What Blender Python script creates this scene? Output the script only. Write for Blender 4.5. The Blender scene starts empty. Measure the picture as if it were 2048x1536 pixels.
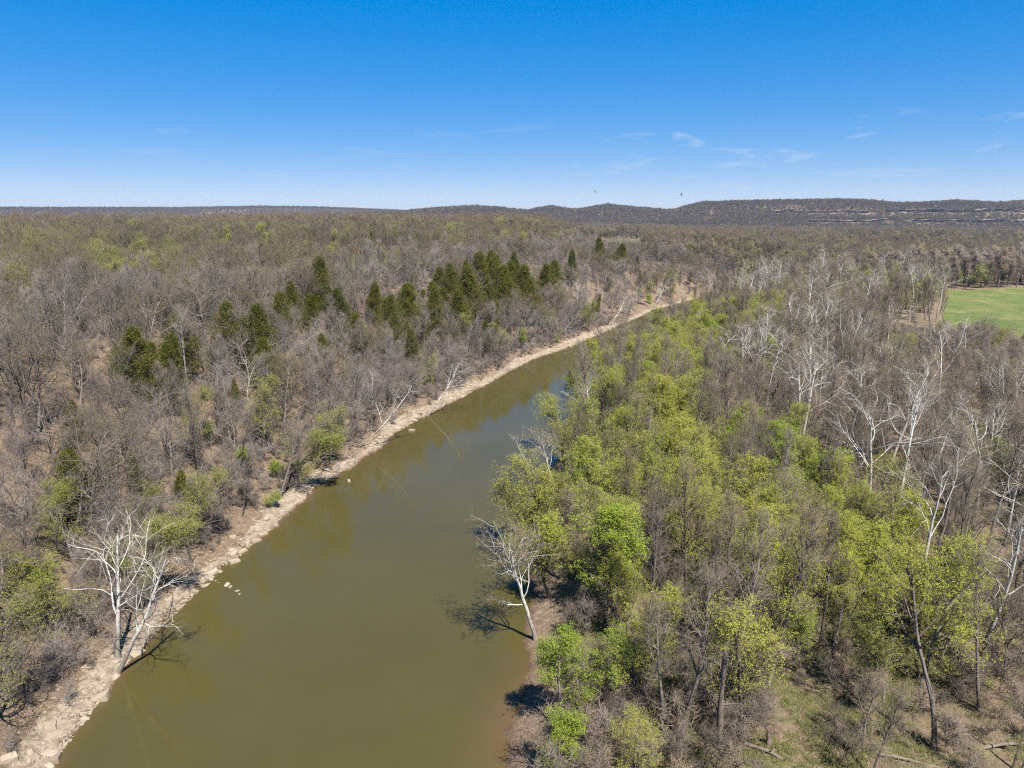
import bpy, bmesh, math, random
import numpy as np

# ---------------------------------------------------------------- camera, sky, sun, exposure
S = bpy.context.scene
C = S.collection
random.seed(7)
R = math.radians
CAM_Z = 50.0
cam_data = bpy.data.cameras.new('camera')
cam_data.sensor_width = 36.0
cam_data.lens = 24.98
cam_data.clip_start = 0.5
cam_data.clip_end = 20000.0
cam = bpy.data.objects.new('camera', cam_data)
cam.location = (0, 0, CAM_Z)
cam.rotation_euler = (R(90 - 13.6), 0, 0)
C.objects.link(cam)
S.camera = cam

SUN_EL = R(57); SUN_AZ = R(152)          # azimuth clockwise from +Y
world = bpy.data.worlds.new('World'); S.world = world; world.use_nodes = True
nt = world.node_tree; nt.nodes.clear()
wo = nt.nodes.new('ShaderNodeOutputWorld'); bg = nt.nodes.new('ShaderNodeBackground')
sky = nt.nodes.new('ShaderNodeTexSky'); sky.sky_type = 'NISHITA'; sky.sun_disc = False
sky.sun_elevation = SUN_EL; sky.sun_rotation = SUN_AZ
sky.altitude = 250; sky.air_density = 0.8; sky.dust_density = 0.05; sky.ozone_density = 6.0
bg.inputs['Strength'].default_value = 0.121
hs = nt.nodes.new('ShaderNodeHueSaturation'); hs.inputs['Saturation'].default_value = 2.75
ga = nt.nodes.new('ShaderNodeGamma'); ga.inputs[1].default_value = .35
tint = nt.nodes.new('ShaderNodeMix'); tint.data_type = 'RGBA'; tint.blend_type = 'MULTIPLY'; tint.inputs[0].default_value = 1.0; tint.inputs[7].default_value = (1.0, 1.02, 1.29, 1)
nt.links.new(sky.outputs[0], ga.inputs[0]); nt.links.new(ga.outputs[0], hs.inputs['Color']); nt.links.new(hs.outputs[0], tint.inputs[6])
# thin cirrus: stretched noise over the sky's directions, in a low belt
tc = nt.nodes.new('ShaderNodeTexCoord'); mp = nt.nodes.new('ShaderNodeMapping'); mp.inputs['Scale'].default_value = (9, 9, 46); mp.inputs['Rotation'].default_value = (0, R(12), 0); mp.inputs['Location'].default_value = (3.67, .7, .31)
nz = nt.nodes.new('ShaderNodeTexNoise'); nz.inputs['Scale'].default_value = 1.0; nz.inputs['Detail'].default_value = 7; nz.inputs['Roughness'].default_value = .62; nz.inputs['Distortion'].default_value = .5
nt.links.new(tc.outputs['Generated'], mp.inputs[0]); nt.links.new(mp.outputs[0], nz.inputs['Vector'])
cr = nt.nodes.new('ShaderNodeValToRGB'); cr.color_ramp.elements[0].position = .57; cr.color_ramp.elements[1].position = .85; nt.links.new(nz.outputs[0], cr.inputs[0])
sp = nt.nodes.new('ShaderNodeSeparateXYZ'); nt.links.new(tc.outputs['Generated'], sp.inputs[0])
er = nt.nodes.new('ShaderNodeValToRGB'); e = er.color_ramp.elements; e[0].position = .0; e[0].color = (0, 0, 0, 1); e[1].position = .125; e[1].color = (0, 0, 0, 1)
for pos, v in ((.05, .6), (.095, 1.0)):
    q = e.new(pos); q.color = (v, v, v, 1)
nt.links.new(sp.outputs[2], er.inputs[0])
cm = nt.nodes.new('ShaderNodeMath'); cm.operation = 'MULTIPLY'; nt.links.new(cr.outputs[0], cm.inputs[0]); nt.links.new(er.outputs[0], cm.inputs[1])
xr = nt.nodes.new('ShaderNodeMapRange'); xr.inputs[1].default_value = .05; xr.inputs[2].default_value = .22; xr.inputs[3].default_value = .25; xr.inputs[4].default_value = 1.0; nt.links.new(sp.outputs[0], xr.inputs[0])
cs = nt.nodes.new('ShaderNodeMath'); cs.operation = 'MULTIPLY'; nt.links.new(xr.outputs[0], cs.inputs[1]); nt.links.new(cm.outputs[0], cs.inputs[0])
cl = nt.nodes.new('ShaderNodeMix'); cl.data_type = 'RGBA'; cl.inputs[7].default_value = (2.2, 2.42, 2.7, 1)
nt.links.new(cs.outputs[0], cl.inputs[0]); nt.links.new(tint.outputs[2], cl.inputs[6])
nt.links.new(cl.outputs[2], bg.inputs['Color']); nt.links.new(bg.outputs[0], wo.inputs['Surface'])

sun_data = bpy.data.lights.new('sun', 'SUN'); sun_data.energy = 5.0; sun_data.angle = R(0.5); sun_data.color = (1.0, .95, .87)
sun = bpy.data.objects.new('sun', sun_data); C.objects.link(sun)
sun.rotation_euler = (R(90) - SUN_EL, 0, R(180) - SUN_AZ)
sun.location = (60, -110, 200)
vs = S.view_settings; vs.view_transform = 'Standard'; vs.look = 'None'; vs.gamma = 1.0; vs.exposure = 1.5; vs.use_curve_mapping = False
S.cycles.max_bounces = 4; S.cycles.diffuse_bounces = 2; S.cycles.glossy_bounces = 2; S.cycles.transmission_bounces = 3
S.cycles.sample_clamp_direct = 12.0; S.cycles.sample_clamp_indirect = 4.0
S.cycles.volume_bounces = 0; S.cycles.transparent_max_bounces = 4
S.cycles.use_adaptive_sampling = True; S.cycles.adaptive_threshold = 0.02
S.cycles.use_denoising = False; S.cycles.filter_width = 1.2

# ---------------------------------------------------------------- terrain shape (metres; water level z = 0)
LEFT_BANK = np.array([(-44,-40),(-42.5,20),(-42.8,40),(-42.8,55.6),(-43.2,60),(-44,71),(-43.6,80),(-41.6,91.5),(-39.4,108),
    (-37.2,124),(-32.6,137.5),(-27.3,158.5),(-20.6,176),(-9.4,202.3),(6.3,242.2),(24.4,270.9),(45.9,313.8),(75.1,372.1),
    (108.3,420.7),(150,468),(205,512),(290,548),(420,580),(640,620)], float)
RIGHT_BANK = np.array([(-10,-40),(-6,20),(-3,40),(-1,55.6),(.3,63.4),(1.4,74),(2.4,84.8),(3.5,99.2),(5.9,118.5),(9.4,140),
    (14,164.5),(26,199),(54,253),(76,297),(107,353),(141,408),(176,448),(222,478),(305,510),(430,540),(640,578)], float)

def _hash(ix, iy, seed):
    h = (ix.astype(np.int64) * 374761393 + iy.astype(np.int64) * 668265263 + seed * 1442695041) & 0xFFFFFFFF
    h = ((h ^ (h >> 13)) * 1274126177) & 0xFFFFFFFF
    return ((h ^ (h >> 16)) & 0xFFFF) / 65535.0
def vnoise(x, y, seed=0):
    ix = np.floor(x); iy = np.floor(y); fx = x - ix; fy = y - iy
    fx = fx * fx * (3 - 2 * fx); fy = fy * fy * (3 - 2 * fy)
    a = _hash(ix, iy, seed); b = _hash(ix + 1, iy, seed); c = _hash(ix, iy + 1, seed); d = _hash(ix + 1, iy + 1, seed)
    return (a * (1 - fx) + b * fx) * (1 - fy) + (c * (1 - fx) + d * fx) * fy
def fbm(x, y, octaves=4, seed=0):
    s = 0.0; a = 0.5; t = 0.0
    for i in range(octaves):
        s = s + a * vnoise(x * 2 ** i + 17.3 * i, y * 2 ** i - 9.1 * i, seed + i); t += a; a *= 0.5
    return s / t
def smooth(e0, e1, x):
    t = np.clip((x - e0) / (e1 - e0), 0, 1); return t * t * (3 - 2 * t)
def poly_dist(x, y, P):
    """distance to a polyline, and the side (positive on its left) at the nearest segment"""
    best = np.full(x.shape, 1e18); side = np.zeros(x.shape)
    for (ax, ay), (bx, by) in zip(P[:-1], P[1:]):
        dx, dy = bx - ax, by - ay
        t = np.clip(((x - ax) * dx + (y - ay) * dy) / (dx * dx + dy * dy), 0, 1)
        qx, qy = x - ax - t * dx, y - ay - t * dy
        d2 = qx * qx + qy * qy; m = d2 < best
        best = np.where(m, d2, best); side = np.where(m, np.sign(dx * qy - dy * qx), side)
    return np.sqrt(best), side
def banks(x, y):
    """signed distances inland from the left bank and from the right bank"""
    w = (fbm(x * .10, y * .10, 4, 5) - .5) * 5.0 * (1 - .75 * smooth(120, 400, np.hypot(x, y)))
    dl, sl = poly_dist(x, y, LEFT_BANK); dr, sr = poly_dist(x, y, RIGHT_BANK)
    return dl * sl + w * 1.0, -dr * sr + w * .7
# far ridges: x, y, height of the ground on the crest
RIDGES = [
    ([(-2900,3300,62),(-1900,4200,66),(-1500,4300,74),(-1203,4500,72),(-800,4600,56),(-500,4700,44),(100,4800,40)], 900),
    ([(-1300,3300,18),(-760,2800,26),(-590,2750,34),(-430,2750,42),(-230,2700,58),(-140,2700,63),(-40,2650,56),(50,2650,46),(140,2650,62),
      (215,2650,50),(255,2650,52),(340,2650,68),(430,2650,58),(520,2700,46),(600,2700,50)], 560),
    ([(560,2500,44),(640,2500,72),(740,2480,76),(1000,2450,81),(1130,2430,81),(1240,2420,71),(1330,2400,69),(1430,2380,76),(1560,2350,69),(1660,2330,78),(1760,2300,76),(2100,2200,80),(2700,2000,84)], 620),
]
# open fields, as polygons
FIELDS = [
    [(183,300),(215,352),(262,436),(340,462),(620,540),(620,215),(190,240)],
    [(-215,322),(-150,310),(-66,312),(-30,340),(-60,420),(-215,415)],
    [(62,700),(150,690),(200,900),(205,1100),(80,1110)],
    [(470,1020),(760,1010),(900,1100),(860,1180),(520,1150)],
    [(-700,800),(-560,760),(-520,860),(-680,960)],
]
def in_poly(x, y, P):
    r = np.zeros(x.shape, bool); j = len(P) - 1
    for i in range(len(P)):
        (xi, yi), (xj, yj) = P[i], P[j]
        c = ((yi > y) != (yj > y)) & (x < (xj - xi) * (y - yi) / ((yj - yi) or 1e-9) + xi)
        r ^= c; j = i
    return r
def field_mask(x, y, grow=0.0):
    m = np.zeros(x.shape, bool)
    jx = x + 6 * (fbm(x * .03, y * .03, 2, 61) - .5); jy = y + 6 * (fbm(x * .03, y * .03, 2, 62) - .5)
    for P in FIELDS: m |= in_poly(jx, jy, P)
    return m
def height(x, y):
    x = np.asarray(x, float); y = np.asarray(y, float)
    dl, dr = banks(x, y)
    r = np.hypot(x, y)
    # left: stony shore, steep slope, wooded plateau
    n1 = fbm(x * .02, y * .02, 4, 1) - .5
    n2 = fbm(x * .12, y * .12, 4, 2) - .5
    led = fbm(x * .5, y * .5, 3, 3) - .5
    shore = 1.7 * smooth(-.4, 7.5, dl) + .45 * led * smooth(.0, 2, dl)
    slope = 20.5 * smooth(3, 60, dl + 9 * n1) + 5.5 * smooth(60, 170, dl)
    plate = (1 - .55 * smooth(600, 1300, y)) * (1 - .93 * smooth(150, 270, x - .08 * (y - 500))) * (1 - .5 * smooth(10, 90, x) * smooth(430, 540, y))
    zl = shore + slope * plate + 5 * n1 * smooth(15, 60, dl) + 1.3 * n2 * smooth(6, 20, dl)
    # right: mud bank and flat flood plain
    zr = 1.0 * smooth(-.3, 3.5, dr) + 1.9 * smooth(2.5, 8, dr) + .9 * n2 * smooth(4, 14, dr) + .9 * n1 * smooth(10, 50, dr)
    bed = -2.2 * smooth(0, 7, np.minimum(-dl, -dr))
    z = np.where(dl > 0, zl, np.where(dr > 0, zr, bed))
    far = np.zeros(x.shape)
    for pts, w in RIDGES:
        P = np.array(pts, float)
        best = np.full(x.shape, 1e18); hz = np.zeros(x.shape)
        for a, b in zip(P[:-1], P[1:]):
            dx, dy = b[0] - a[0], b[1] - a[1]
            t = np.clip(((x - a[0]) * dx + (y - a[1]) * dy) / (dx * dx + dy * dy), 0, 1)
            d2 = (x - a[0] - t * dx) ** 2 + (y - a[1] - t * dy) ** 2
            m = d2 < best; best = np.where(m, d2, best); hz = np.where(m, a[2] + (b[2] - a[2]) * t, hz)
        d = np.sqrt(best) / w + .35 * (fbm(x * .004, y * .004, 3, 9) - .5) * smooth(0, .4, np.sqrt(best) / w)
        far = np.maximum(far, hz * (1 - smooth(0.02, 1.0, d)))
    k = smooth(0, 4, far - np.maximum(z, 0))
    return np.where(far > 0.5, np.maximum(z, far) + 3 * n1 * k, z)

# ---------------------------------------------------------------- helpers
def tag(o, label=None, cat=None, group=None, kind=None):
    if label: o['label'] = label
    if cat: o['category'] = cat
    if group: o['group'] = group
    if kind: o['kind'] = kind
    return o
def mesh_from(name, parts, mats, smooth_shade=False):
    """parts: list of (vertices (n,3), faces (m,3) or (m,4), material index)"""
    V = []; loops = []; starts = []; totals = []; mi = []; off = 0; lo = 0
    for v, f, m in parts:
        if len(v) == 0 or len(f) == 0: continue
        V.append(v); f = np.asarray(f); k = f.shape[1]
        loops.append((f + off).ravel()); starts.append(lo + np.arange(len(f)) * k); totals.append(np.full(len(f), k)); mi.append(np.full(len(f), m))
        off += len(v); lo += f.size
    V = np.concatenate(V).astype(np.float32); loops = np.concatenate(loops).astype(np.int32)
    starts = np.concatenate(starts).astype(np.int32); mi = np.concatenate(mi).astype(np.int32)
    me = bpy.data.meshes.new(name)
    me.vertices.add(len(V)); me.vertices.foreach_set('co', V.ravel())
    me.loops.add(len(loops)); me.loops.foreach_set('vertex_index', loops)
    me.polygons.add(len(starts)); me.polygons.foreach_set('loop_start', starts)
    me.polygons.foreach_set('material_index', mi)
    if smooth_shade: me.polygons.foreach_set('use_smooth', np.ones(len(starts), bool))
    for m in mats: me.materials.append(m)
    me.update(calc_edges=True)
    return me
def link(name, data, parent=None):
    o = bpy.data.objects.new(name, data); C.objects.link(o)
    if parent is not None: o.parent = parent
    return o

# ---------------------------------------------------------------- materials
def new_mat(name):
    m = bpy.data.materials.new(name); m.use_nodes = True
    n = m.node_tree; n.nodes.clear()
    return m, n, n.nodes.new('ShaderNodeOutputMaterial')
def N(n, t, **kw):
    x = n.nodes.new('ShaderNode' + t)
    for k, v in kw.items(): setattr(x, k, v)
    return x
def ramp(n, stops, fac=None, interp='LINEAR'):
    r = N(n, 'ValToRGB'); r.color_ramp.interpolation = interp
    e = r.color_ramp.elements
    while len(e) < len(stops): e.new(.5)
    for el, (p, c) in zip(e, stops): el.position = p; el.color = (*c, 1) if len(c) == 3 else c
    if fac is not None: n.links.new(fac, r.inputs[0])
    return r.outputs[0]
def noise(n, scale, detail=4, rough=.55, vec=None, out=0):
    x = N(n, 'TexNoise'); x.inputs['Scale'].default_value = scale; x.inputs['Detail'].default_value = detail; x.inputs['Roughness'].default_value = rough
    if vec is not None: n.links.new(vec, x.inputs['Vector'])
    return x.outputs[out]
def mix(n, fac, a, b, blend='MIX'):
    x = N(n, 'Mix'); x.data_type = 'RGBA'; x.blend_type = blend
    for sock, v in ((0, fac), (6, a), (7, b)):
        if isinstance(v, (int, float)): x.inputs[sock].default_value = v
        elif isinstance(v, tuple): x.inputs[sock].default_value = (*v, 1)
        else: n.links.new(v, x.inputs[sock])
    return x.outputs[2]
def math_node(n, op, a, b=None, clamp=False):
    x = N(n, 'Math', operation=op); x.use_clamp = clamp
    for i, v in enumerate((a, b)):
        if v is None: continue
        if isinstance(v, (int, float)): x.inputs[i].default_value = v
        else: n.links.new(v, x.inputs[i])
    return x.outputs[0]
def principled(n, out, color, rough=.9, spec=.2, normal=None):
    b = N(n, 'BsdfPrincipled'); b.inputs['Roughness'].default_value = rough; b.inputs['Specular IOR Level'].default_value = spec
    if not isinstance(color, tuple): color = mix(n, 1.0, color, (.84, .84, .84), 'MULTIPLY')      # keeps the base colours at real-world values
    if isinstance(color, tuple): b.inputs['Base Color'].default_value = (*color, 1)
    else: n.links.new(color, b.inputs['Base Color'])
    if normal is not None: n.links.new(normal, b.inputs['Normal'])
    n.links.new(b.outputs[0], out.inputs['Surface'])
    return b
def bump(n, h, strength=.5, dist=.1):
    b = N(n, 'Bump'); b.inputs['Strength'].default_value = strength; b.inputs['Distance'].default_value = dist
    n.links.new(h, b.inputs['Height']); return b.outputs[0]
def obj_random(n): return N(n, 'ObjectInfo').outputs['Random']
def obj_coord(n): return N(n, 'TexCoord').outputs['Object']

def bark_mat(name, stops):
    m, n, out = new_mat(name)
    base = ramp(n, stops, obj_random(n))
    col = mix(n, noise(n, 3.0, 5, .65, obj_coord(n)), base, mix(n, .5, base, (.04, .035, .03)))
    principled(n, out, col, .95, .1)
    return m
M = {}
M['bark_grey'] = bark_mat('bark_grey', [(0, (.095,.080,.068)), (.3, (.210,.185,.165)), (.55, (.120,.100,.085)), (.8, (.290,.260,.235)), (1, (.160,.140,.120))])
M['bark_brown'] = bark_mat('bark_brown', [(0, (.098,.078,.063)), (.35, (.161,.132,.109)), (.6, (.253,.218,.190)), (.8, (.127,.103,.086)), (1, (.299,.259,.224))])
M['twig_grey'] = bark_mat('twig_grey', [(0, (.225,.185,.160)), (.14, (.120,.100,.092)), (.3, (.305,.265,.240)), (.45, (.235,.185,.145)), (.58, (.150,.122,.115)), (.72, (.280,.235,.210)), (.86, (.190,.155,.135)), (1, (.320,.265,.215))])
M['twig_brown'] = bark_mat('twig_brown', [(0, (.094,.074,.061)), (.18, (.131,.102,.078)), (.36, (.156,.123,.082)), (.5, (.123,.102,.090)), (.64, (.184,.123,.066)), (.76, (.148,.131,.066)), (.88, (.107,.086,.078)), (1, (.168,.148,.078))])
M['twig_flood'] = bark_mat('twig_flood', [(0, (.180,.140,.115)), (.15, (.110,.088,.075)), (.3, (.265,.205,.160)), (.45, (.215,.180,.160)), (.6, (.300,.220,.150)), (.75, (.150,.118,.098)), (.88, (.240,.190,.150)), (1, (.260,.215,.125))])
M['twig_olive'] = bark_mat('twig_olive', [(0, (.180,.161,.090)), (1, (.210,.176,.105))])
M['twig_hill_shade'] = bark_mat('twig_hill_shade', [(0, (.075,.060,.060)), (.3, (.095,.075,.065)), (.5, (.085,.072,.076)), (.75, (.115,.085,.062)), (1, (.100,.090,.060))])  # shading among far hill crowns put into a darker, purplish twig colour
M['twig_pale'] = bark_mat('twig_pale', [(0, (.245,.211,.170)), (1, (.286,.245,.197))])
def sycamore_mat():
    m, n, out = new_mat('sycamore_bark')
    co = obj_coord(n)
    sep = N(n, 'SeparateXYZ'); n.links.new(co, sep.inputs[0])
    mott = noise(n, 1.6, 4, .6, co)
    lvl = math_node(n, 'ADD', math_node(n, 'MULTIPLY', sep.outputs[2], .085), math_node(n, 'MULTIPLY', mott, .75))
    white = ramp(n, [(0, (.221,.192,.161)), (.40, (.323,.293,.253)), (.52, (.505,.485,.445)), (1, (.586,.565,.525))], noise(n, 3.0, 5, .65, co))
    old = ramp(n, [(.3, (.136,.116,.096)), (.7, (.240,.216,.184))], noise(n, 6, 4, .6, co))
    col = mix(n, ramp(n, [(.56, (0,0,0)), (.82, (1,1,1))], lvl), old, white)
    principled(n, out, col, .85, .15)
    return m
M['sycamore'] = sycamore_mat()
def leaf_mat(name, a, b, c):
    m, n, out = new_mat(name)
    col = ramp(n, [(0, a), (.5, b), (1, c)], obj_random(n))
    col = mix(n, .35, col, mix(n, noise(n, .9, 3, .6, obj_coord(n)), tuple(x * .6 for x in a), tuple(min(1, x * 1.5) for x in c)))
    col = mix(n, 1.0, col, (.87, .87, .87), 'MULTIPLY')
    d = N(n, 'BsdfDiffuse'); t = N(n, 'BsdfTranslucent'); ms = N(n, 'MixShader'); ms.inputs[0].default_value = .48
    n.links.new(col, d.inputs[0]); n.links.new(col, t.inputs[0])
    n.links.new(d.outputs[0], ms.inputs[1]); n.links.new(t.outputs[0], ms.inputs[2]); n.links.new(ms.outputs[0], out.inputs['Surface'])
    return m
M['leaf_yellow'] = leaf_mat('leaf_yellow', (.40,.375,.075), (.38,.385,.065), (.32,.365,.060))
M['leaf_lime'] = leaf_mat('leaf_lime', (.27,.35,.045), (.31,.38,.050), (.25,.32,.050))
M['leaf_olive'] = leaf_mat('leaf_olive', (.30,.29,.075), (.31,.30,.085), (.27,.30,.065))
M['leaf_bud'] = leaf_mat('leaf_bud', (.225,.188,.090), (.203,.188,.068), (.232,.180,.098))
M['leaf_cedar'] = leaf_mat('leaf_cedar', (.125,.128,.026), (.165,.155,.030), (.090,.102,.024))
M['blossom'] = leaf_mat('blossom', (.255,.102,.255), (.289,.128,.255), (.281,.145,.230))
def ground_mat():
    m, n, out = new_mat('leaf_litter_ground')
    co = N(n, 'NewGeometry').outputs['Position']
    att = N(n, 'Attribute'); att.attribute_name = 'cover'          # r shore stone, g grass field, b wood floor greenness
    sep = N(n, 'SeparateColor'); n.links.new(att.outputs['Color'], sep.inputs[0])
    fine = noise(n, 2.3, 6, .7, co); mid = noise(n, .16, 5, .6, co)
    litter = ramp(n, [(.25, (.092,.062,.041)), (.45, (.176,.124,.086)), (.6, (.232,.170,.119)), (.8, (.154,.103,.067))], fine)
    litter = mix(n, ramp(n, [(.4, (0,0,0)), (.65, (1,1,1))], mid), litter, mix(n, .55, litter, (.144,.103,.073)))
    grass = ramp(n, [(.3, (.085,.10,.035)), (.5, (.135,.135,.055)), (.7, (.20,.165,.09))], noise(n, 1.4, 6, .7, co))
    wood = mix(n, math_node(n, 'MULTIPLY', sep.outputs[2], ramp(n, [(.42, (0,0,0)), (.62, (1,1,1))], noise(n, .45, 5, .65, co))), litter, grass)
    streak = N(n, 'Mapping'); streak.inputs['Scale'].default_value = (.06, .02, 1); streak.inputs['Rotation'].default_value = (0, 0, .35); n.links.new(co, streak.inputs[0])
    fld = ramp(n, [(.3, (.065,.10,.025)), (.5, (.10,.13,.035)), (.7, (.17,.155,.065))], noise(n, 1.0, 7, .65, streak.outputs[0]))
    fld = mix(n, ramp(n, [(.52, (0,0,0)), (.72, (1,1,1))], noise(n, .05, 8, .75, co)), fld, (.240,.200,.096))
    stone = ramp(n, [(.25, (.111,.076,.051)), (.42, (.230,.178,.128)), (.6, (.332,.276,.208)), (.85, (.187,.140,.093))], noise(n, 1.1, 7, .68, co))
    col = mix(n, ramp(n, [(.3, (0,0,0)), (.7, (1,1,1))], sep.outputs[1]), wood, fld)
    shore = math_node(n, 'ADD', sep.outputs[0], math_node(n, 'MULTIPLY', math_node(n, 'SUBTRACT', noise(n, .7, 5, .7, co), .5), .9), True)
    col = mix(n, ramp(n, [(.42, (0,0,0)), (.6, (1,1,1))], shore), col, stone)
    # wet mud at the waterline
    sz = N(n, 'SeparateXYZ'); n.links.new(co, sz.inputs[0])
    wet = ramp(n, [(.12, (1,1,1)), (.34, (0,0,0))], math_node(n, 'ADD', sz.outputs[2], math_node(n, 'MULTIPLY', noise(n, .5, 3, .5, co), .25)))
    col = mix(n, wet, col, (.104,.068,.044))
    hgt = math_node(n, 'ADD', fine, math_node(n, 'MULTIPLY', noise(n, 9, 3, .6, co), .4))
    dark = ramp(n, [(.30, (.45,.45,.45)), (.48, (1,1,1)), (.75, (1.18,1.18,1.18))], noise(n, .75, 6, .72, co))
    col = mix(n, .8, col, dark, 'MULTIPLY')
    principled(n, out, col, .95, .1, bump(n, hgt, 1.0, .35))
    return m
M['ground'] = ground_mat()
def rock_mat():
    m, n, out = new_mat('pale_limestone')
    co = obj_coord(n)
    base = ramp(n, [(0, (.27,.215,.155)), (.5, (.34,.285,.215)), (1, (.21,.165,.12))], obj_random(n))
    col = mix(n, ramp(n, [(.35, (1,1,1)), (.6, (0,0,0))], noise(n, 2.2, 6, .7, co)), base, mix(n, .55, base, (.20,.16,.12)))
    principled(n, out, col, .9, .2, bump(n, noise(n, 5, 6, .65, co), .6, .1))
    return m
M['rock'] = rock_mat()
def cliff_mat():
    m, n, out = new_mat('weathered_cliff_rock')
    co = N(n, 'NewGeometry').outputs['Position']
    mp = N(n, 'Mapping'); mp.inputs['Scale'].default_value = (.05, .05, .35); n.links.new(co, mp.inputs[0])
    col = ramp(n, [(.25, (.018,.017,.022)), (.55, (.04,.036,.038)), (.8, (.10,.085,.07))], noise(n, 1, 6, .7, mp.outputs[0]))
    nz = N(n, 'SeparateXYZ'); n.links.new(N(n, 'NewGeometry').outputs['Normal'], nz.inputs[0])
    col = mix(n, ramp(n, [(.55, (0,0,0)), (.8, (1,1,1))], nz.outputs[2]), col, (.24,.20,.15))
    principled(n, out, col, .95, .1)
    return m
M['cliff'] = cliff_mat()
def water_mat():
    m, n, out = new_mat('turbid_river_water')
    co = N(n, 'NewGeometry').outputs['Position']
    att = N(n, 'Attribute'); att.attribute_name = 'shallow'
    murk = ramp(n, [(.35, (.051,.043,.012)), (.65, (.060,.050,.015))], noise(n, .03, 4, .6, co))
    col = mix(n, att.outputs['Fac'], murk, (.101,.058,.030))
    mp = N(n, 'Mapping'); mp.inputs['Scale'].default_value = (1, 1, 1); n.links.new(co, mp.inputs[0])
    h = math_node(n, 'ADD', noise(n, .9, 3, .55, mp.outputs[0]), math_node(n, 'MULTIPLY', noise(n, 4.0, 2, .5, mp.outputs[0]), .25))
    b = principled(n, out, col, .10, .5, bump(n, h, .10, .05))
    b.inputs['IOR'].default_value = 1.33
    rr = N(n, 'MapRange'); rr.inputs[1].default_value = .35; rr.inputs[2].default_value = .7; rr.inputs[3].default_value = .03; rr.inputs[4].default_value = .11; n.links.new(noise(n, .035, 4, .6, co), rr.inputs[0]); n.links.new(rr.outputs[0], b.inputs['Roughness'])
    return m
M['water'] = water_mat()
def plain(name, col, rough=.8):
    m, n, out = new_mat(name)
    c = mix(n, noise(n, 2.0, 4, .6, obj_coord(n)), tuple(x * .85 for x in col), tuple(min(1, x * 1.1) for x in col))
    principled(n, out, c, rough, .2); return m
M['deadwood'] = bark_mat('dead_wood', [(0, (.21,.17,.13)), (.5, (.15,.12,.095)), (1, (.26,.215,.17))])
M['snag'] = bark_mat('snag_wood', [(0, (.17,.135,.11)), (1, (.20,.16,.13))])
M['feather'] = plain('dark_feathers', (.015,.013,.012))
M['metal_roof'] = plain('white_metal_roof', (.75,.75,.74), .5)
M['wall'] = plain('pale_siding', (.55,.53,.49))
M['dark_glass'] = plain('dark_window_glass', (.03,.035,.04), .2)
M['grass'] = leaf_mat('grass_blades', (.12,.17,.035), (.19,.19,.07), (.27,.24,.13))

# ---------------------------------------------------------------- ground, water
def build_ground():
    ang = np.radians(np.linspace(-54, 54, 461))
    rad = np.exp(np.linspace(math.log(10), math.log(5300), 540))
    A, Rr = np.meshgrid(ang, rad)
    X = Rr * np.sin(A); Y = Rr * np.cos(A) - 0
    Z = height(X, Y); dl, dr = banks(X, Y)
    near = np.exp(-np.hypot(X, Y) / 260)
    rough = (fbm(X * 1.3, Y * 1.3, 3, 21) - .5) * .5 * near
    Z = Z + np.where((dl > .5) | (dr > .8), rough, rough * .2)
    # stepped rock ledges on the stony shore
    led = (dl > .2) & (dl < 7)
    step = np.round((Z + .25 * fbm(X * .35, Y * .35, 3, 33)) / .33) * .33
    Z = np.where(led, Z * .45 + step * .55, Z)
    nr, na = X.shape
    V = np.stack([X, Y, Z], -1).reshape(-1, 3)
    i = np.arange(nr - 1)[:, None] * na + np.arange(na - 1)[None, :]
    F = np.stack([i, i + 1, i + 1 + na, i + na], -1).reshape(-1, 4)[:, ::-1]
    me = mesh_from('ground', [(V, F, 0)], [M['ground']], True)
    n3 = fbm(X * .09, Y * .09, 3, 41)
    width = .6 + 6.0 * fbm(X * .05, Y * .05, 3, 44)
    sh = np.where(dl > -3, 1 - smooth(.55, 1.1, dl / width), 0) * (dl > -3)
    sh = np.maximum(sh, np.where((dr > -3) & (dr < 20), .42 * (1 - smooth(2.0, 5.0, dr)) * (n3 > .45), 0))
    g = field_mask(X, Y).astype(float)
    bgreen = np.where(dr > 4, .5 * (1 - smooth(70, 130, Y)) + .35, .12)
    col = np.stack([sh, g, bgreen, np.ones_like(g)], -1).reshape(-1, 4).astype(np.float32)
    ca = me.color_attributes.new('cover', 'FLOAT_COLOR', 'POINT'); ca.data.foreach_set('color', col.ravel())
    return tag(link('ground', me), kind='structure')
ground = build_ground()
def build_water():
    xs = np.concatenate([np.linspace(-52, 20, 60), np.linspace(22, 640, 60)]); ys = np.concatenate([np.linspace(-30, 200, 120), np.linspace(205, 660, 100)])
    X, Y = np.meshgrid(xs, ys); nr, na = X.shape
    V = np.stack([X, Y, np.zeros_like(X)], -1).reshape(-1, 3)
    i = np.arange(nr - 1)[:, None] * na + np.arange(na - 1)[None, :]
    F = np.stack([i, i + 1, i + 1 + na, i + na], -1).reshape(-1, 4)
    dl, dr = banks(X, Y)
    keep = ((dl < 8) & (dr < 8)).reshape(-1)[F].any(1)
    me = mesh_from('river_water', [(V, F[keep], 0)], [M['water']], True)
    shal = np.clip(1 - (-dr + 3.5 * fbm(X * .2, Y * .12, 3, 71)) / 6.5, 0, 1) * (1 - smooth(64, 80, Y)) * .9
    shal = np.maximum(shal, np.clip(1 + dl / 1.5, 0, 1) * .5)
    at = me.attributes.new('shallow', 'FLOAT', 'POINT'); at.data.foreach_set('value', shal.reshape(-1).astype(np.float32))
    return tag(link('river_water', me), kind='structure')
build_water()

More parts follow.
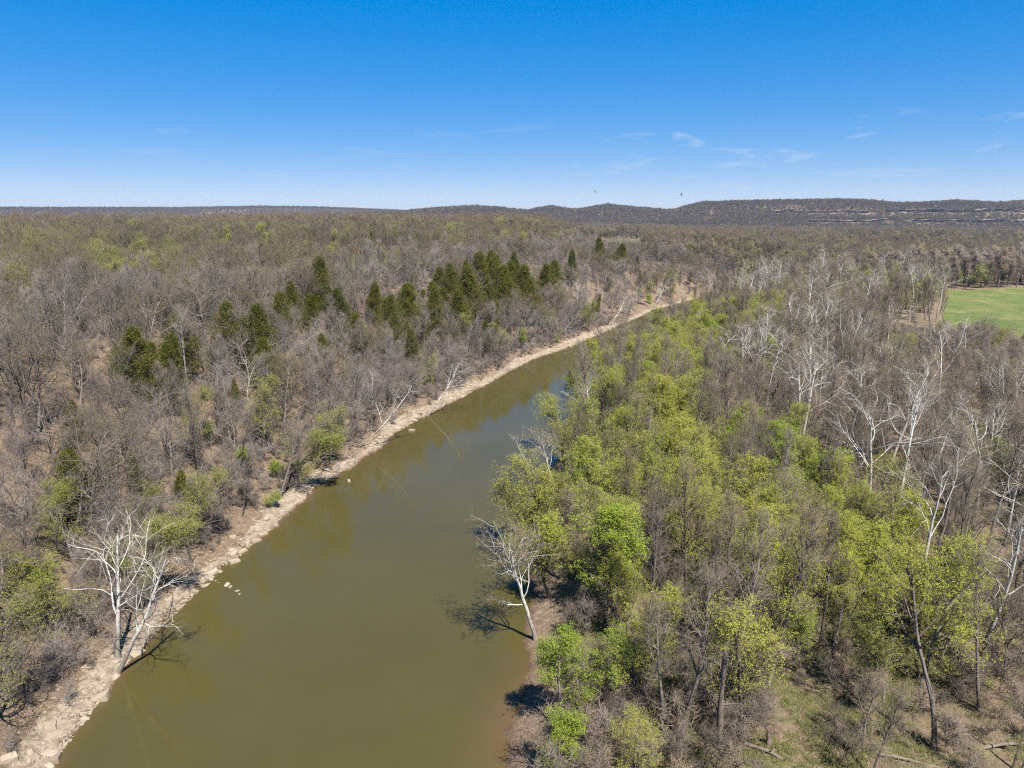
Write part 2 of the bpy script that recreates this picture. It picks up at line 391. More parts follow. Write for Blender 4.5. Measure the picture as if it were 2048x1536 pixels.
# ---------------------------------------------------------------- tree growing
def unit(v): return v / np.maximum(np.linalg.norm(v, axis=-1, keepdims=True), 1e-9)
def grow(P, D, L, r0, k, rng, wander=.15, up=.05, tip=.35):
    n = len(P); pts = np.empty((n, k + 1, 3)); pts[:, 0] = P; d = unit(D); st = (L / k)[:, None]
    for i in range(k):
        d = unit(d + wander * rng.normal(size=(n, 3)) + np.array([0, 0, up])); pts[:, i + 1] = pts[:, i] + d * st
    t = np.linspace(0, 1, k + 1)[None]; rad = r0[:, None] * (1 - (1 - tip) * t)
    return pts, rad
def spawn(pts, rad, cnt, t0, t1, a0, a1, lfun, rfac, rng):
    n, k1, _ = pts.shape; k = k1 - 1
    b = np.repeat(np.arange(n), cnt)
    u = np.tile(np.arange(cnt) + .5, n) / cnt
    t = np.clip(t0 + (t1 - t0) * (u + rng.uniform(-.45, .45, len(b)) / cnt), 0, .999)
    s = t * k; i = s.astype(int); f = (s - i)[:, None]
    P = pts[b, i] * (1 - f) + pts[b, i + 1] * f; T = unit(pts[b, i + 1] - pts[b, i])
    ref = np.where(np.abs(T[:, 2:3]) < .9, np.array([[0, 0, 1.]]), np.array([[1., 0, 0]]))
    U = unit(np.cross(T, ref)); W = np.cross(T, U)
    ph = rng.uniform(0, 2 * np.pi, len(b)) * .5 + np.arange(len(b)) * 2.39996
    a = np.radians(rng.uniform(a0, a1, len(b)))[:, None]
    D = np.cos(a) * T + np.sin(a) * (np.cos(ph)[:, None] * U + np.sin(ph)[:, None] * W)
    plen = np.linalg.norm(np.diff(pts, axis=1), axis=2).sum(1)[b]
    L = lfun(t, plen) * rng.uniform(.75, 1.25, len(b))
    rr = (rad[b, i] * (1 - f[:, 0]) + rad[b, i + 1] * f[:, 0]) * rfac
    return P, D, L, rr, t
def tube(pts, rad, sides):
    n, k, _ = pts.shape
    T = np.empty_like(pts); T[:, 1:-1] = pts[:, 2:] - pts[:, :-2] if k > 2 else 0; T[:, 0] = pts[:, 1] - pts[:, 0]; T[:, -1] = pts[:, -1] - pts[:, -2]; T = unit(T)
    m = unit(pts[:, -1] - pts[:, 0]); ref = np.where(np.abs(m[:, 2:3]) < .8, np.array([[0, 0, 1.]]), np.array([[1., 0, 0]]))[:, None]
    U = unit(np.cross(T, np.broadcast_to(ref, T.shape))); W = np.cross(T, U)
    a = np.arange(sides) * 2 * np.pi / sides
    V = pts[:, :, None] + rad[:, :, None, None] * (np.cos(a)[None, None, :, None] * U[:, :, None] + np.sin(a)[None, None, :, None] * W[:, :, None])
    base = (np.arange(n) * k * sides)[:, None, None] + (np.arange(k - 1) * sides)[None, :, None]
    j = np.arange(sides)[None, None]; j2 = (j + 1) % sides
    F = np.stack([base + j, base + j2, base + j2 + sides, base + j + sides], -1).reshape(-1, 4)
    return V.reshape(-1, 3), F
def cones(P, D, L, r, rng):
    """twigs: three-sided spikes"""
    n = len(P); D = unit(D); ref = unit(rng.normal(size=(n, 3))); U = unit(np.cross(D, ref)); W = np.cross(D, U)
    a = np.arange(3) * 2 * np.pi / 3
    ring = P[:, None] + r[:, None, None] * (np.cos(a)[None, :, None] * U[:, None] + np.sin(a)[None, :, None] * W[:, None])
    V = np.concatenate([ring, (P + D * L[:, None])[:, None]], 1).reshape(-1, 3)
    o = (np.arange(n) * 4)[:, None]
    F = np.concatenate([o + np.array([[0, 1, 3]]), o + np.array([[1, 2, 3]]), o + np.array([[2, 0, 3]])], 0)
    return V, F
def leaves(P, size, rng, flat=.5):
    n = len(P); Nn = rng.normal(size=(n, 3)); Nn[:, 2] = np.abs(Nn[:, 2]) + flat; Nn = unit(Nn)
    U = unit(np.cross(Nn, unit(rng.normal(size=(n, 3))))); W = np.cross(Nn, U)
    s = size[:, None]
    V = np.stack([P - U * s * .5, P + W * s * .32, P + U * s * .5 + Nn * s * .12, P - W * s * .32], 1).reshape(-1, 3)
    return V, (np.arange(n) * 4)[:, None] + np.array([[0, 1, 2, 3]])

FORMS = dict(
  whip  = dict(tf=.95, tw=.12, n1=7, s1=(.10, .9), a1=(12, 38), l1=.55, w1=.14, u1=.10, n2=4, n3=3, n4=2, tl=.35, tr=.007),
  fork  = dict(tf=.80, tw=.07, n1=9, s1=(.50, 1), a1=(22, 48), l1=.34, w1=.16, u1=.10, n2=7, n3=6, n4=3, tl=.55, tr=.008),
  sycw  = dict(tf=.82, tw=.06, n1=10, s1=(.30, 1), a1=(24, 58), l1=.46, w1=.24, u1=.06, n2=6, n3=5, n4=3, tl=.8, tr=.009),
  # trunk fraction, trunk wander, limbs, limb start/end, limb angle, limb length, limb wander, limb up, l2 count, l3 count, twig count
  oak   = dict(tf=.72, tw=.10, n1=13, s1=(.25, 1), a1=(38, 68), l1=.46, w1=.20, u1=.07, n2=7, n3=5, n4=3, tl=.8, tr=.009),
  flood = dict(tf=.90, tw=.06, n1=15, s1=(.42, 1), a1=(22, 44), l1=.30, w1=.13, u1=.10, n2=6, n3=5, n4=3, tl=.8, tr=.009),
  young = dict(tf=.85, tw=.10, n1=11, s1=(.15, 1), a1=(25, 50), l1=.42, w1=.15, u1=.09, n2=7, n3=6, n4=5, tl=.5, tr=.008),
  leafy = dict(tf=.86, tw=.10, n1=14, s1=(.18, 1), a1=(24, 50), l1=.36, w1=.16, u1=.10, n2=7, n3=6, n4=3, tl=.55, tr=.007),
  syc   = dict(tf=.88, tw=.05, n1=9,  s1=(.48, 1), a1=(22, 48), l1=.36, w1=.24, u1=.06, n2=5, n3=5, n4=4, tl=.75, tr=.009),
)
def make_tree(form, Ht, seed, lod=0, r_trunk=None, lean=(0, 0), leaf=None, n_leaf=0, leaf_size=.18, curve=.0, twig_keep=1.0, forks=None):
    """-> wood parts, crown twig parts, leaf parts (vertex, face arrays); lean: horizontal drift of the trunk per unit of height"""
    rng = np.random.default_rng(seed); p = FORMS[form]
    r_trunk = r_trunk or Ht * .0135
    D = unit(np.array([[lean[0], lean[1], 1.0]]))
    tp, tr_ = grow(np.zeros((1, 3)) + [0, 0, -.4], D, np.array([Ht * p['tf'] * np.sqrt(1 + lean[0]**2 + lean[1]**2)]), np.array([r_trunk]), 9, rng, p['tw'], curve, .30)
    tr_[:, 0] *= 1.35
    wood = [tube(tp, tr_, 7 if lod == 0 else 4)]
    n1 = p['n1']
    lf = (lambda t, L: Ht * p['l1'] * (1.05 - .75 * ((t - p['s1'][0]) / (1 - p['s1'][0])) ** 1.6)) if form not in ('flood', 'leafy') else (lambda t, L: Ht * p['l1'] * (1.0 - .6 * t ** 2))
    P, D, L, r, _ = spawn(tp, tr_, n1, *p['s1'], *p['a1'], lf, .44 if form.startswith('syc') else .62, rng)
    L = L * rng.uniform(.62, 1.32, len(L))
    b1, r1 = grow(P, D, L, np.maximum(r, Ht * (.0026 if form.startswith('syc') else .0038)), 7, rng, p['w1'], p['u1'], .28)
    wood.append(tube(b1, r1, 5 if lod == 0 else 3))
    P, D, L, r, _ = spawn(b1, r1, p['n2'], .22, 1, 28, 62, lambda t, L: L * (.62 - .32 * t), .62, rng)
    b2, r2 = grow(P, D, L, np.maximum(r, .021 if lod == 0 else .034), 4, rng, p['w1'] * .9, .05, .35)
    wood.append(tube(b2, r2, 4 if lod == 0 else 3))
    n3 = p['n3'] if lod == 0 else (4 if lod == 1 else 3)
    P, D, L, r, _ = spawn(b2, r2, n3, .15, 1, 25, 65, lambda t, L: np.maximum(L * (.62 - .25 * t), .5), .6, rng)
    if lod == 0:
        b3, r3 = grow(P, D, L, np.clip(r, .008, .022), 3, rng, .16, .05, .4)
        twig = [tube(b3, r3, 3)]
        P, D, L, r, _ = spawn(b3, r3, p['n4'], .1, 1, 20, 60, lambda t, L: p['tl'] + 0 * t, .6, rng)
        if twig_keep < 1:
            k = rng.random(len(P)) < twig_keep; P, D, L, r = P[k], D[k], L[k], r[k]
        D = D + [0, 0, .15]
        twig.append(cones(P, D, L, np.full(len(P), p['tr']), rng))
        tips = P + unit(D) * L[:, None] * rng.uniform(.3, 1, (len(P), 1))
    else:
        w = .018 if lod == 1 else .055
        twig = [cones(P, D, L * 1.15, np.full(len(P), w), rng)]
        m = 3 if lod == 1 else 4
        P2 = np.repeat(P, m, 0) + np.repeat(unit(D) * L[:, None], m, 0) * rng.uniform(.15, 1, (len(P) * m, 1))
        D2 = unit(np.repeat(D, m, 0) + .75 * rng.normal(size=(len(P) * m, 3))); L2 = rng.uniform(.5, 1.1, len(P2)) * (1.0 if lod == 1 else 1.7)
        twig.append(cones(P2, D2, L2, np.full(len(P2), w * .75), rng))
        tips = P2 + D2 * L2[:, None] * .7
    lv = []
    if n_leaf:
        i = rng.integers(0, len(tips), n_leaf)
        # leave some branches thin and some full
        clump = vnoise(tips[i, 0] * .6 + seed, tips[i, 1] * .6 + tips[i, 2] * .7, seed)
        i = i[rng.random(n_leaf) < .6 + .5 * clump]
        Q = tips[i] + rng.normal(size=(len(i), 3)) * leaf_size * .9
        lv = [leaves(Q, leaf_size * rng.uniform(.6, 1.35, len(i)), rng)]
    return wood, twig, lv
def make_cedar(Ht, seed, lod=0, wide=.24):
    rng = np.random.default_rng(seed); Rm = Ht * wide
    tp, tr_ = grow(np.array([[0, 0, -.4]]), np.array([[0, 0, 1.]]), np.array([Ht * .97]), np.array([Ht * .017]), 6, rng, .03, 0, .15)
    wood = [tube(tp, tr_, 6)]
    nb = 250 if lod == 0 else 110
    h = rng.uniform(.07, 1, nb) ** .9; ph = np.arange(nb) * 2.39996 + rng.uniform(-.5, .5, nb)
    prof = np.minimum(1, (1 - h) * 1.55 + .03) ** .9 * np.minimum(1, .5 + h * 2.6)
    lob = .42 + 1.08 * vnoise(ph * 1.2 + seed, h * 6, seed)
    L = np.maximum(Rm * prof * lob, .25)
    P = np.stack([0 * h, 0 * h, h * Ht * .97], 1); P[:, :2] += tp[0, np.minimum((h * 6).astype(int), 5), :2]
    D = np.stack([np.cos(ph), np.sin(ph), .35 + .9 * h], 1)
    b, r = grow(P, D, L, np.full(nb, .03), 4, rng, .12, .06, .3)
    wood.append(tube(b, r, 3))
    m = 105 if lod == 0 else 46
    i = np.repeat(np.arange(nb), m); t = rng.uniform(.28, 1.02, len(i)) ** .8; s = np.clip(t, 0, .999) * 4; k = s.astype(int); f = (s - k)[:, None]
    Q = b[i, k] * (1 - f) + b[i, k + 1] * f
    Q = Q + rng.normal(size=Q.shape) * np.array([.27, .27, .30]) * (Ht / 12) * (1.25 - .4 * t)[:, None]
    size = rng.uniform(.08, .22, len(Q)) * (Ht / 12) * (1 if lod == 0 else 1.6)
    n = len(Q)
    # upright pointed sprays
    V, F = leaves(Q, size, rng, flat=-.2)
    return wood, [], [(V, F)]
class Proto:
    """trunk and crown meshes for single trees, and a joined mesh for the far stands"""
    def __init__(s, name, geo, wood_m, twig_m, leaf_m, Ht, joined=False):
        w, t, l = geo; s.h = Ht
        if joined:
            s.joined = mesh_from(name, [(v, f, 0) for v, f in w] + [(v, f, 1) for v, f in t] + [(v, f, 2) for v, f in l], [wood_m, twig_m, leaf_m or twig_m])
        else:
            s.trunk = mesh_from(name + '_trunk', [(v, f, 0) for v, f in w], [wood_m], True)
            s.crown = mesh_from(name + '_crown', [(v, f, 0) for v, f in t] + [(v, f, 1) for v, f in l], [twig_m, leaf_m or twig_m])
PR = {}
def protos(key, form, heights, seed, wood, twig, **kw):
    lf = kw.get('leaf')
    def vary(i):
        k2 = dict(kw); k2['n_leaf'] = int(kw.get('n_leaf', 0) * (1.1, .5, .8, .3)[i % 4]); return k2
    PR[key] = [Proto(key, make_tree(form, h, seed + i, 0, **vary(i)), M[wood], M[twig], M[lf] if lf else None, h) for i, h in enumerate(heights)]
    kl = dict(kw); kl['n_leaf'] = int(kw.get('n_leaf', 0) * .25); kl['leaf_size'] = kw.get('leaf_size', .18) * 1.8
    PR[key + '_mid'] = [Proto(key, make_tree(form, h, seed + 50 + i, 1, **kl), M[wood], M[twig], M[lf] if lf else None, h, True) for i, h in enumerate(heights[:3])]
    kl['n_leaf'] = int(kw.get('n_leaf', 0) * .04); kl['leaf_size'] = kw.get('leaf_size', .18) * 3.6
    PR[key + '_far'] = [Proto(key, make_tree(form, h, seed + 90 + i, 2, **kl), M[wood], M[twig], M[lf] if lf else None, h, True) for i, h in enumerate(heights[:3])]
protos('oak', 'oak', [13, 14, 15, 13, 14], 100, 'bark_grey', 'twig_grey')
protos('brown', 'oak', [16, 15, 17], 120, 'bark_brown', 'twig_brown', leaf='leaf_bud', n_leaf=5000, leaf_size=.10)
protos('flood', 'flood', [16, 17, 15, 18], 140, 'bark_brown', 'twig_flood', leaf='leaf_bud', n_leaf=2500, leaf_size=.09)
protos('syc', 'syc', [20, 21, 19, 20, 22, 18], 160, 'sycamore', 'twig_pale', r_trunk=.25)
protos('slim', 'flood', [14, 15, 16, 14], 600, 'bark_grey', 'twig_grey')
protos('yellow', 'leafy', [12, 13, 11, 12, 12, 13], 180, 'bark_brown', 'twig_olive', leaf='leaf_yellow', n_leaf=21000, leaf_size=.098)
protos('lime', 'leafy', [11, 12, 10, 11], 200, 'bark_brown', 'twig_olive', leaf='leaf_lime', n_leaf=20000, leaf_size=.118)
protos('olive', 'leafy', [12, 13, 12, 13], 220, 'bark_brown', 'twig_olive', leaf='leaf_olive', n_leaf=15000, leaf_size=.10)
protos('bush', 'young', [4.5, 5, 4, 5.5], 240, 'bark_grey', 'twig_grey', r_trunk=.05, twig_keep=.55)
PR['whip'] = [Proto('whip', make_tree('whip', h, 280 + i, 1, r_trunk=.03), M['bark_grey'], M['twig_grey'], None, h, True) for i, h in enumerate([3, 3.5, 4, 4.5])]
PR['whipb'] = [Proto('whipb', make_tree('whip', h, 286 + i, 1, r_trunk=.03), M['bark_brown'], M['twig_flood'], None, h, True) for i, h in enumerate([3, 3.5, 4, 4.5])]
protos('hill', 'oak', [15, 16, 14], 400, 'bark_brown', 'twig_hill_shade')
protos('leafbush', 'young', [4, 5], 260, 'bark_grey', 'twig_flood', r_trunk=.05, leaf='leaf_lime', n_leaf=5200, leaf_size=.16, twig_keep=.6)
protos('redbud', 'young', [4.2, 4.8], 270, 'bark_grey', 'twig_flood', r_trunk=.06, leaf='blossom', n_leaf=3600, leaf_size=.085, twig_keep=.7)
PR['cedar'] = [Proto('cedar', make_cedar(h, 300 + i, 0, w), M['bark_brown'], M['leaf_cedar'], M['leaf_cedar'], h) for i, (h, w) in enumerate([(11, .27), (12, .23), (10, .31), (13, .22)])]
PR['cedar_mid'] = [Proto('cedar', make_cedar(h, 320 + i, 1, w), M['bark_brown'], M['leaf_cedar'], M['leaf_cedar'], h, True) for i, (h, w) in enumerate([(11, .24), (12, .20)])]
PR['cedar_far'] = PR['cedar_mid']

def plant(name, proto, x, y, z, scale, rot, label, cat, group=None, tilt=(0, 0), parts=('trunk', 'crown')):
    """one tree: an Empty at its foot with the trunk and the crown as children (shared mesh data)"""
    e = bpy.data.objects.new(name, None); C.objects.link(e)
    e.empty_display_size = .5
    e.rotation_mode = 'ZYX'; e.location = (x, y, z); e.rotation_euler = (tilt[0], tilt[1], rot); e.scale = (scale, scale, scale) if not isinstance(scale, tuple) else scale
    tag(e, label, cat, group)
    for nm, me in ((parts[0], proto.trunk), (parts[1], proto.crown)):
        o = bpy.data.objects.new(nm, me); C.objects.link(o); o.parent = e
    return e
def scatter(name, label, cat, pts, rot, scl, protos_, rng, group=None):
    """a wood too far off to count: one object, trees set on points by geometry nodes"""
    if len(pts) == 0: return
    col = bpy.data.collections.new(name + '_kinds')
    for i, me in enumerate(protos_):
        o = bpy.data.objects.new('%s_kind_%d' % (name, i), me); col.objects.link(o)
    me = bpy.data.meshes.new(name); me.vertices.add(len(pts)); me.vertices.foreach_set('co', np.asarray(pts, np.float32).ravel())
    for nm, ty, v in (('rot', 'FLOAT', rot), ('scl', 'FLOAT', scl)):
        a = me.attributes.new(nm, ty, 'POINT'); a.data.foreach_set('value', np.asarray(v, np.float32))
    a = me.attributes.new('pid', 'INT', 'POINT'); a.data.foreach_set('value', rng.integers(0, len(protos_), len(pts)).astype(np.int32))
    g = bpy.data.node_groups.new(name, 'GeometryNodeTree')
    g.interface.new_socket('Geometry', in_out='INPUT', socket_type='NodeSocketGeometry'); g.interface.new_socket('Geometry', in_out='OUTPUT', socket_type='NodeSocketGeometry')
    gi = g.nodes.new('NodeGroupInput'); go = g.nodes.new('NodeGroupOutput'); ip = g.nodes.new('GeometryNodeInstanceOnPoints')
    ci = g.nodes.new('GeometryNodeCollectionInfo'); ci.inputs['Collection'].default_value = col; ci.inputs['Separate Children'].default_value = True; ci.inputs['Reset Children'].default_value = True
    def att(nm, ty):
        x = g.nodes.new('GeometryNodeInputNamedAttribute'); x.data_type = ty; x.inputs['Name'].default_value = nm; return x.outputs['Attribute']
    cx = g.nodes.new('ShaderNodeCombineXYZ'); g.links.new(att('rot', 'FLOAT'), cx.inputs['Z'])
    ip.inputs['Pick Instance'].default_value = True
    g.links.new(gi.outputs[0], ip.inputs['Points']); g.links.new(ci.outputs[0], ip.inputs['Instance']); g.links.new(att('pid', 'INT'), ip.inputs['Instance Index'])
    g.links.new(cx.outputs[0], ip.inputs['Rotation']); g.links.new(att('scl', 'FLOAT'), ip.inputs['Scale'])
    g.links.new(ip.outputs[0], go.inputs[0])
    o = link(name, me); md = o.modifiers.new('scatter', 'NODES'); md.node_group = g
    tag(o, label, cat, kind='stuff')
    return o

# ---------------------------------------------------------------- trees one can point at
rng = np.random.default_rng(11)
taken = []                                   # spots already planted, with a clearance
def hz(x, y): return float(height(np.array([x]), np.array([y]))[0])
def fit_tree(key, i, Ht): p = PR[key][i % len(PR[key])]; return p, Ht / p.h
def sycamore(x, y, Ht, lx, label, i, ly=0.0, own=None, group=None):
    """white-limbed sycamore; lx, ly: how far the top leans over, in metres"""
    taken.append((x, y, 2.5))
    if own is None:
        p, s = fit_tree('syc', i, Ht)
        return plant('sycamore_tree', p, x, y, hz(x, y) - .1, s, i * 1.7, label, 'tree', group, tilt=(-math.atan2(ly, Ht), math.atan2(lx, Ht)))
    return plant('sycamore_tree', own, x, y, max(hz(x, y), 0) - .1, Ht / own.h, 0, label, 'tree', group)
def own_syc(name, Ht, seed, lean, curve=.02, **kw):
    return Proto(name, make_tree('sycw', Ht, seed, 0, lean=lean, curve=curve, r_trunk=kw.pop('r_trunk', Ht * .016), **kw), M['sycamore'], M['twig_pale'], M['leaf_bud'], Ht)
LN1 = own_syc('leaning_one', 15, 501, (.95, .35), .07)
LN2 = own_syc('leaning_two', 14, 502, (1.5, .5), .10)
LN3 = own_syc('leaning_three', 16, 503, (.55, .1), .05)
LN4 = own_syc('leaning_four', 13, 504, (-1.6, -.2), .12)
UP1 = own_syc('upright', 19, 507, (.05, 0), .02)
BUD = own_syc('budding_sycamore', 17, 505, (-.30, .05), .03, leaf='leaf_bud', n_leaf=9000, leaf_size=.10)
SYC = [  # x, y, height, lean, label, own shape
 (-45.1,71.6,19,1.2,'white-limbed sycamore standing upright over the near left shore, shadow on the water',UP1),
 (-44.2,69.6,17,0,'dark-footed sycamore leaning right from the near left shore beside the upright white one',LN3),
 (-33.6,145.6,12,0,'white trunk leaning almost flat over the stony left shore below the cedars',LN2),
 (-21.6,172.4,14,0,'many-limbed white sycamore leaning over the stony left shore at midstream',LN1),
 (-34.1,166.9,11.5,0,'slim white sycamore upright behind the leaning ones on the left bank',None),
 (29.3,310.6,19.5,0,'white vase-shaped sycamore on the left bank below the cedar clump',None),
 (43.2,314.6,14,0,'white sycamore leaning low over the far left shore, roots in the bank',LN1),
 (71,364.3,18,2,'bushy white sycamore above the narrow strip of far left shore',LN3),
 (96.9,403.4,10.5,0,'short white sycamore at the last visible point of the left shore',None),
 (117,416,21,0,'tall white sycamore where the river bends out of sight',None),
 (176,500,22,5,'big white sycamore with fan-shaped crown rising past the river bend',None),
 (158,490,17,0,'lesser white sycamore left of the fan-shaped one past the river bend',None),
 (57.5,255.8,11,0,'bare white sycamore stretching left across the river from the right bank',LN4),
 (59,258,15,-2,'forked white sycamore rising behind the one that stretches across the river',None),
 (64.5,236,16,-1,'white forked sycamore on the right bank before the blue gap of water',None),
 (86.4,208.8,24,0,'tall slim white sycamore standing left in the row beyond the green thicket',None),
 (79.5,182.8,19,0,'white sycamore with crooked top beyond the bright lime tree',None),
 (79.4,176.1,21,-1,'white sycamore with a Y-shaped fork beyond the bright lime tree',None),
 (84,175.8,25,2,'tallest white sycamore in the middle of the right-hand wood',None),
 (94.9,177.2,17,4,'white sycamore slanting right before the rusty brown crown',None),
 (116.8,176.2,15,5,'white sycamore slanting right near the edge of the green field',None),
 (51.4,96.6,24,0,'thick white sycamore trunk at the centre of the right-hand flood plain',None),
 (58.9,101.8,24,0,'straight white sycamore trunk just right of the thick one',None),
 (69.5,117,18,0,'white sycamore behind and right of the two tall trunks',None),
 (49.4,78.7,21,1,'brightest white sycamore trunk, nearest one on the right-hand flood plain',None),
 (47.6,98,13,-1,'short broken-topped sycamore left of the thick white trunk',None),
 (71.9,95.3,16,1,'white sycamore trunk at the right edge of the picture',None),
 (73.4,110.3,14.5,2,'slanting white sycamore between the nearest trunk and the right edge',None),
 (71.8,159.1,18,-1,'white sycamore rising behind the bright lime tree',None),
 (75.8,121.2,18.5,3,'white sycamore with long limbs slanting up to the right',None),
 (81.7,116.3,17,2,'white-limbed sycamore spreading wide near the right edge',None),
 (2.9,75.5,17,0,'budding pale sycamore leaning over the water from the right bank',BUD),
 (16.4,141.5,14.5,-1,'pale sycamore standing at the right waterline opposite the rock slabs',None),
 (7.8,121.4,13,0,'pale bare sycamore leaning left over the water behind the bright lime tree',BUD),
 (7.2,125.2,8,0,'low pale sycamore stretched flat over the water by the right bank',LN4),
]
for i, (x, y, Ht, lx, label, own) in enumerate(SYC):
    sycamore(x, y, Ht, lx, label, i, own=own, group='white sycamores')
CED = [(-101.9,147.2,7.2,0),(-103.2,160.3,8.2,0),(-86.8,178.6,8.5,1),(-98,223.1,11.5,2),(-95.1,231.6,10.5,2),(-81.6,193.6,11,2),(-70.2,129.3,14,3),(-66.5,135.8,13,3),
 (-68.7,145.5,12.5,3),(-65.7,155.3,8,4),(-65.5,162.2,13.5,4),(-58.2,162.2,17,4),(-63.3,204.8,11.5,5),(-59.4,218,16,5),(-58.9,207.4,8.8,5),(-49.9,205.5,14,6),(-43.5,223,12.5,6),
 (-34.8,206.9,17,6),(-32.9,220.2,17,6),(-25.9,227.5,17,6),(-21.9,258.9,18,7),(-15.6,260.6,19,7),(-6.8,280.3,20,7),(-2.3,275.4,20,7),(5.4,291.1,19,7),(13.2,307,18,7),(-12.5,285.4,18,7),
 (1.3,307.3,18,7),(28.9,355,16,8),(50,406.8,17,8),(62.6,414.7,16,8),(-51.5,136.8,6.2,9),(-49.3,182.4,9.2,6),(-43.7,199.9,11.5,6),(-60.9,186.8,13.5,5),(-27.8,216.2,12.5,6),(-18.1,243.2,15.5,7),(-27.3,258.8,14.5,7),(20.2,333.9,14,8),
 (-9,268,17,7),(-18,272,17,7),(8,282,17,7),(-1,292,18,7),(-10,297,17,7),(18,322,15,8),(-27,245,14,7),(-37,214,13,6),(-54,211,11,5),(-63,167,11,4),(-71,136,9,3)]
CED_LABEL = ['small round cedar at far left above the slope','cedar standing alone in grey woods on the upper left slope','dark cedar in the clump at the top of the left slope',
 'dark cedar in the foreground clump low on the left slope','tall olive cedar standing forward of the others on the left slope','cedar in the scattered row along the upper left slope',
 'cedar on the middle left slope between bare grey oaks','dark cedar in the dense clump above the left bank, left of the white vase-shaped sycamore','cedar near the far river bend on the left bank','tiny cedar close to the left shore']
crng = np.random.default_rng(21)
for x, y, Ht, g in list(CED):                         # younger cedars close to the big ones
    if g in (2, 3, 4, 5, 6, 7) and crng.random() < .8: CED.append((x + crng.normal() * 6, y + crng.normal() * 7, Ht * crng.uniform(.4, .85), g + 100))
YOUNG = {2: 'at the top of the left slope', 3: 'low in the foreground clump', 4: 'by the tall olive cedars', 5: 'in the upper slope row', 6: 'on the middle left slope', 7: 'in the dense clump above the left bank'}
for i, (x, y, Ht, g) in enumerate(CED):
    ced_label = CED_LABEL[g] if g < 100 else 'smaller cedar growing close to bigger ones ' + YOUNG[g - 100]
    taken.append((x, y, 2.4)); p, s = fit_tree('cedar', i, Ht * 1.12)
    w = s * random.uniform(.95, 1.5)
    plant('cedar_tree', p, x, y, hz(x, y) - .2, (w, w * random.uniform(.8, 1.15), s), i * 2.1, ced_label, 'tree', 'cedars: ' + ced_label)
GRN = [(11.7,110.3,10.5,'lime','bright lime green tree overhanging the water on the right bank'),
 (69,182.3,17,'lime','bright lime green tree among white sycamores in the middle of the right-hand wood'),
 (35.6,177.3,15,'yellow','soft green domed tree where the right bank narrows the river'),
 (53.9,178,16,'yellow','round olive green tree standing beside a dark bare one beyond the thicket'),
 (38,54.4,21,'yellow','tall tree with dark forked trunk and yellow-green top in the lower right corner'),
 (25.5,66.8,16,'yellow','large yellow-green tree in the middle of the near right thicket'),
 (3.6,50.5,8,'lime','leafy lime green sapling cut by the bottom edge beside the water'),
 (21,82.6,15,'yellow','full yellow-green tree behind the near right thicket'),
 (12.8,71.2,10.5,'yellow','yellow-green tree on the right bank behind the mud shore'),
 (8.6,59.7,10,'lime','light green tree leaning over the muddy right shore'),
 (31.5,74.4,15,'yellow','broad yellow-green tree right of the large one in the near thicket'),
 (33.5,65.6,10,'yellow','small yellow-green tree at the edge of the open glade'),
 (36.9,63.5,10.5,'olive','thin olive tree with dark forked stem in the glade'),
 (28.4,90.9,14,'yellow','pale yellow-green tree in the middle of the right thicket'),
 (40.7,85.2,8,'lime','small bright green tree at the foot of the white trunks'),
 (40.2,112,17,'yellow','yellow-tinted tree beside the dark bare tree on the right'),
 (29.9,131.6,18,'yellow','tall soft green tree in the middle of the right bank wood'),
 (17.4,111.8,14,'olive','greyish green tree just right of the bright lime one on the bank'),
 (228,800,20,'lime','bright green tree glowing far off past the river bend'),
 (206,745,19,'lime','darker bright green tree next to the glowing one past the river bend'),
 (-52.4,94.2,10.5,'olive','budding tree with thin yellow-green leaves on the near left slope'),
 (-46.5,102.7,8,'olive','thin leafing tree above the shore near the purple redbud'),
 (-48.1,122.7,6,'lime','small lime tree on the left slope above the stony shore'),
 (-52.8,71,9,'olive','leafing tree with bright patches at the lower left corner of the slope'),
 (4.3,252.4,8.5,'lime','small bright green round tree near the left shore under the cedars'),
 (-2.4,235,11,'yellow','pale green round tree near the left shore under the cedars'),
 (-16.9,238.3,13,'olive','wide olive-brown budding tree in front of the dark cedars')]
FORK = Proto('forked', make_tree('fork', 20, 515, 0, leaf='leaf_yellow', n_leaf=13000, leaf_size=.115, r_trunk=.24), M['bark_brown'], M['twig_olive'], M['leaf_yellow'], 20)
for i, (x, y, Ht, k, label) in enumerate(GRN):
    taken.append((x, y, 3)); p, s = (FORK, Ht / 20) if 'dark forked trunk' in label else fit_tree(k, i, Ht)
    plant('leafing_tree', p, x, y, hz(x, y) - .1, s, i * 1.3, label, 'tree', 'young green trees')
OAK = [(-62.6,83.9,18,'oak','big dark-trunked bare oak at the left edge above the near shore'),(-54,118.4,11,'oak','bare oak with pale spreading limbs below the foreground cedars'),
 (-47,168,17,'oak','tall pale grey bare tree left of the leaning white sycamores'),(40.9,128.9,22,'flood','tall dark bare tree with bushy crown in the middle of the right wood'),
 (15.5,55.8,18.5,'flood','slender grey bare tree with crooked stem in the right foreground'),(14.1,57,14.5,'flood','thin grey bare tree beside the crooked one in the right foreground'),
 (31.8,54.9,8,'flood','twin-stemmed grey sapling in the glade at the bottom'),(6.5,87.8,13,'flood','bare dark tree on the mud of the right shore'),
 (151.8,228.3,18,'oak','dark spreading bare tree standing against the green field'),(-56.1,107.1,11,'oak','bare grey tree with tangled limbs in the middle of the left slope'),(-70.5,104.3,14,'oak','pale bare oak high on the near left slope')]
for i, (x, y, Ht, k, label) in enumerate(OAK):
    taken.append((x, y, 3)); p, s = fit_tree(k, i + 1, Ht)
    plant('bare_tree', p, x, y, hz(x, y) - .1, s, i * 2.3 + .4, label, 'tree', 'single bare trees')
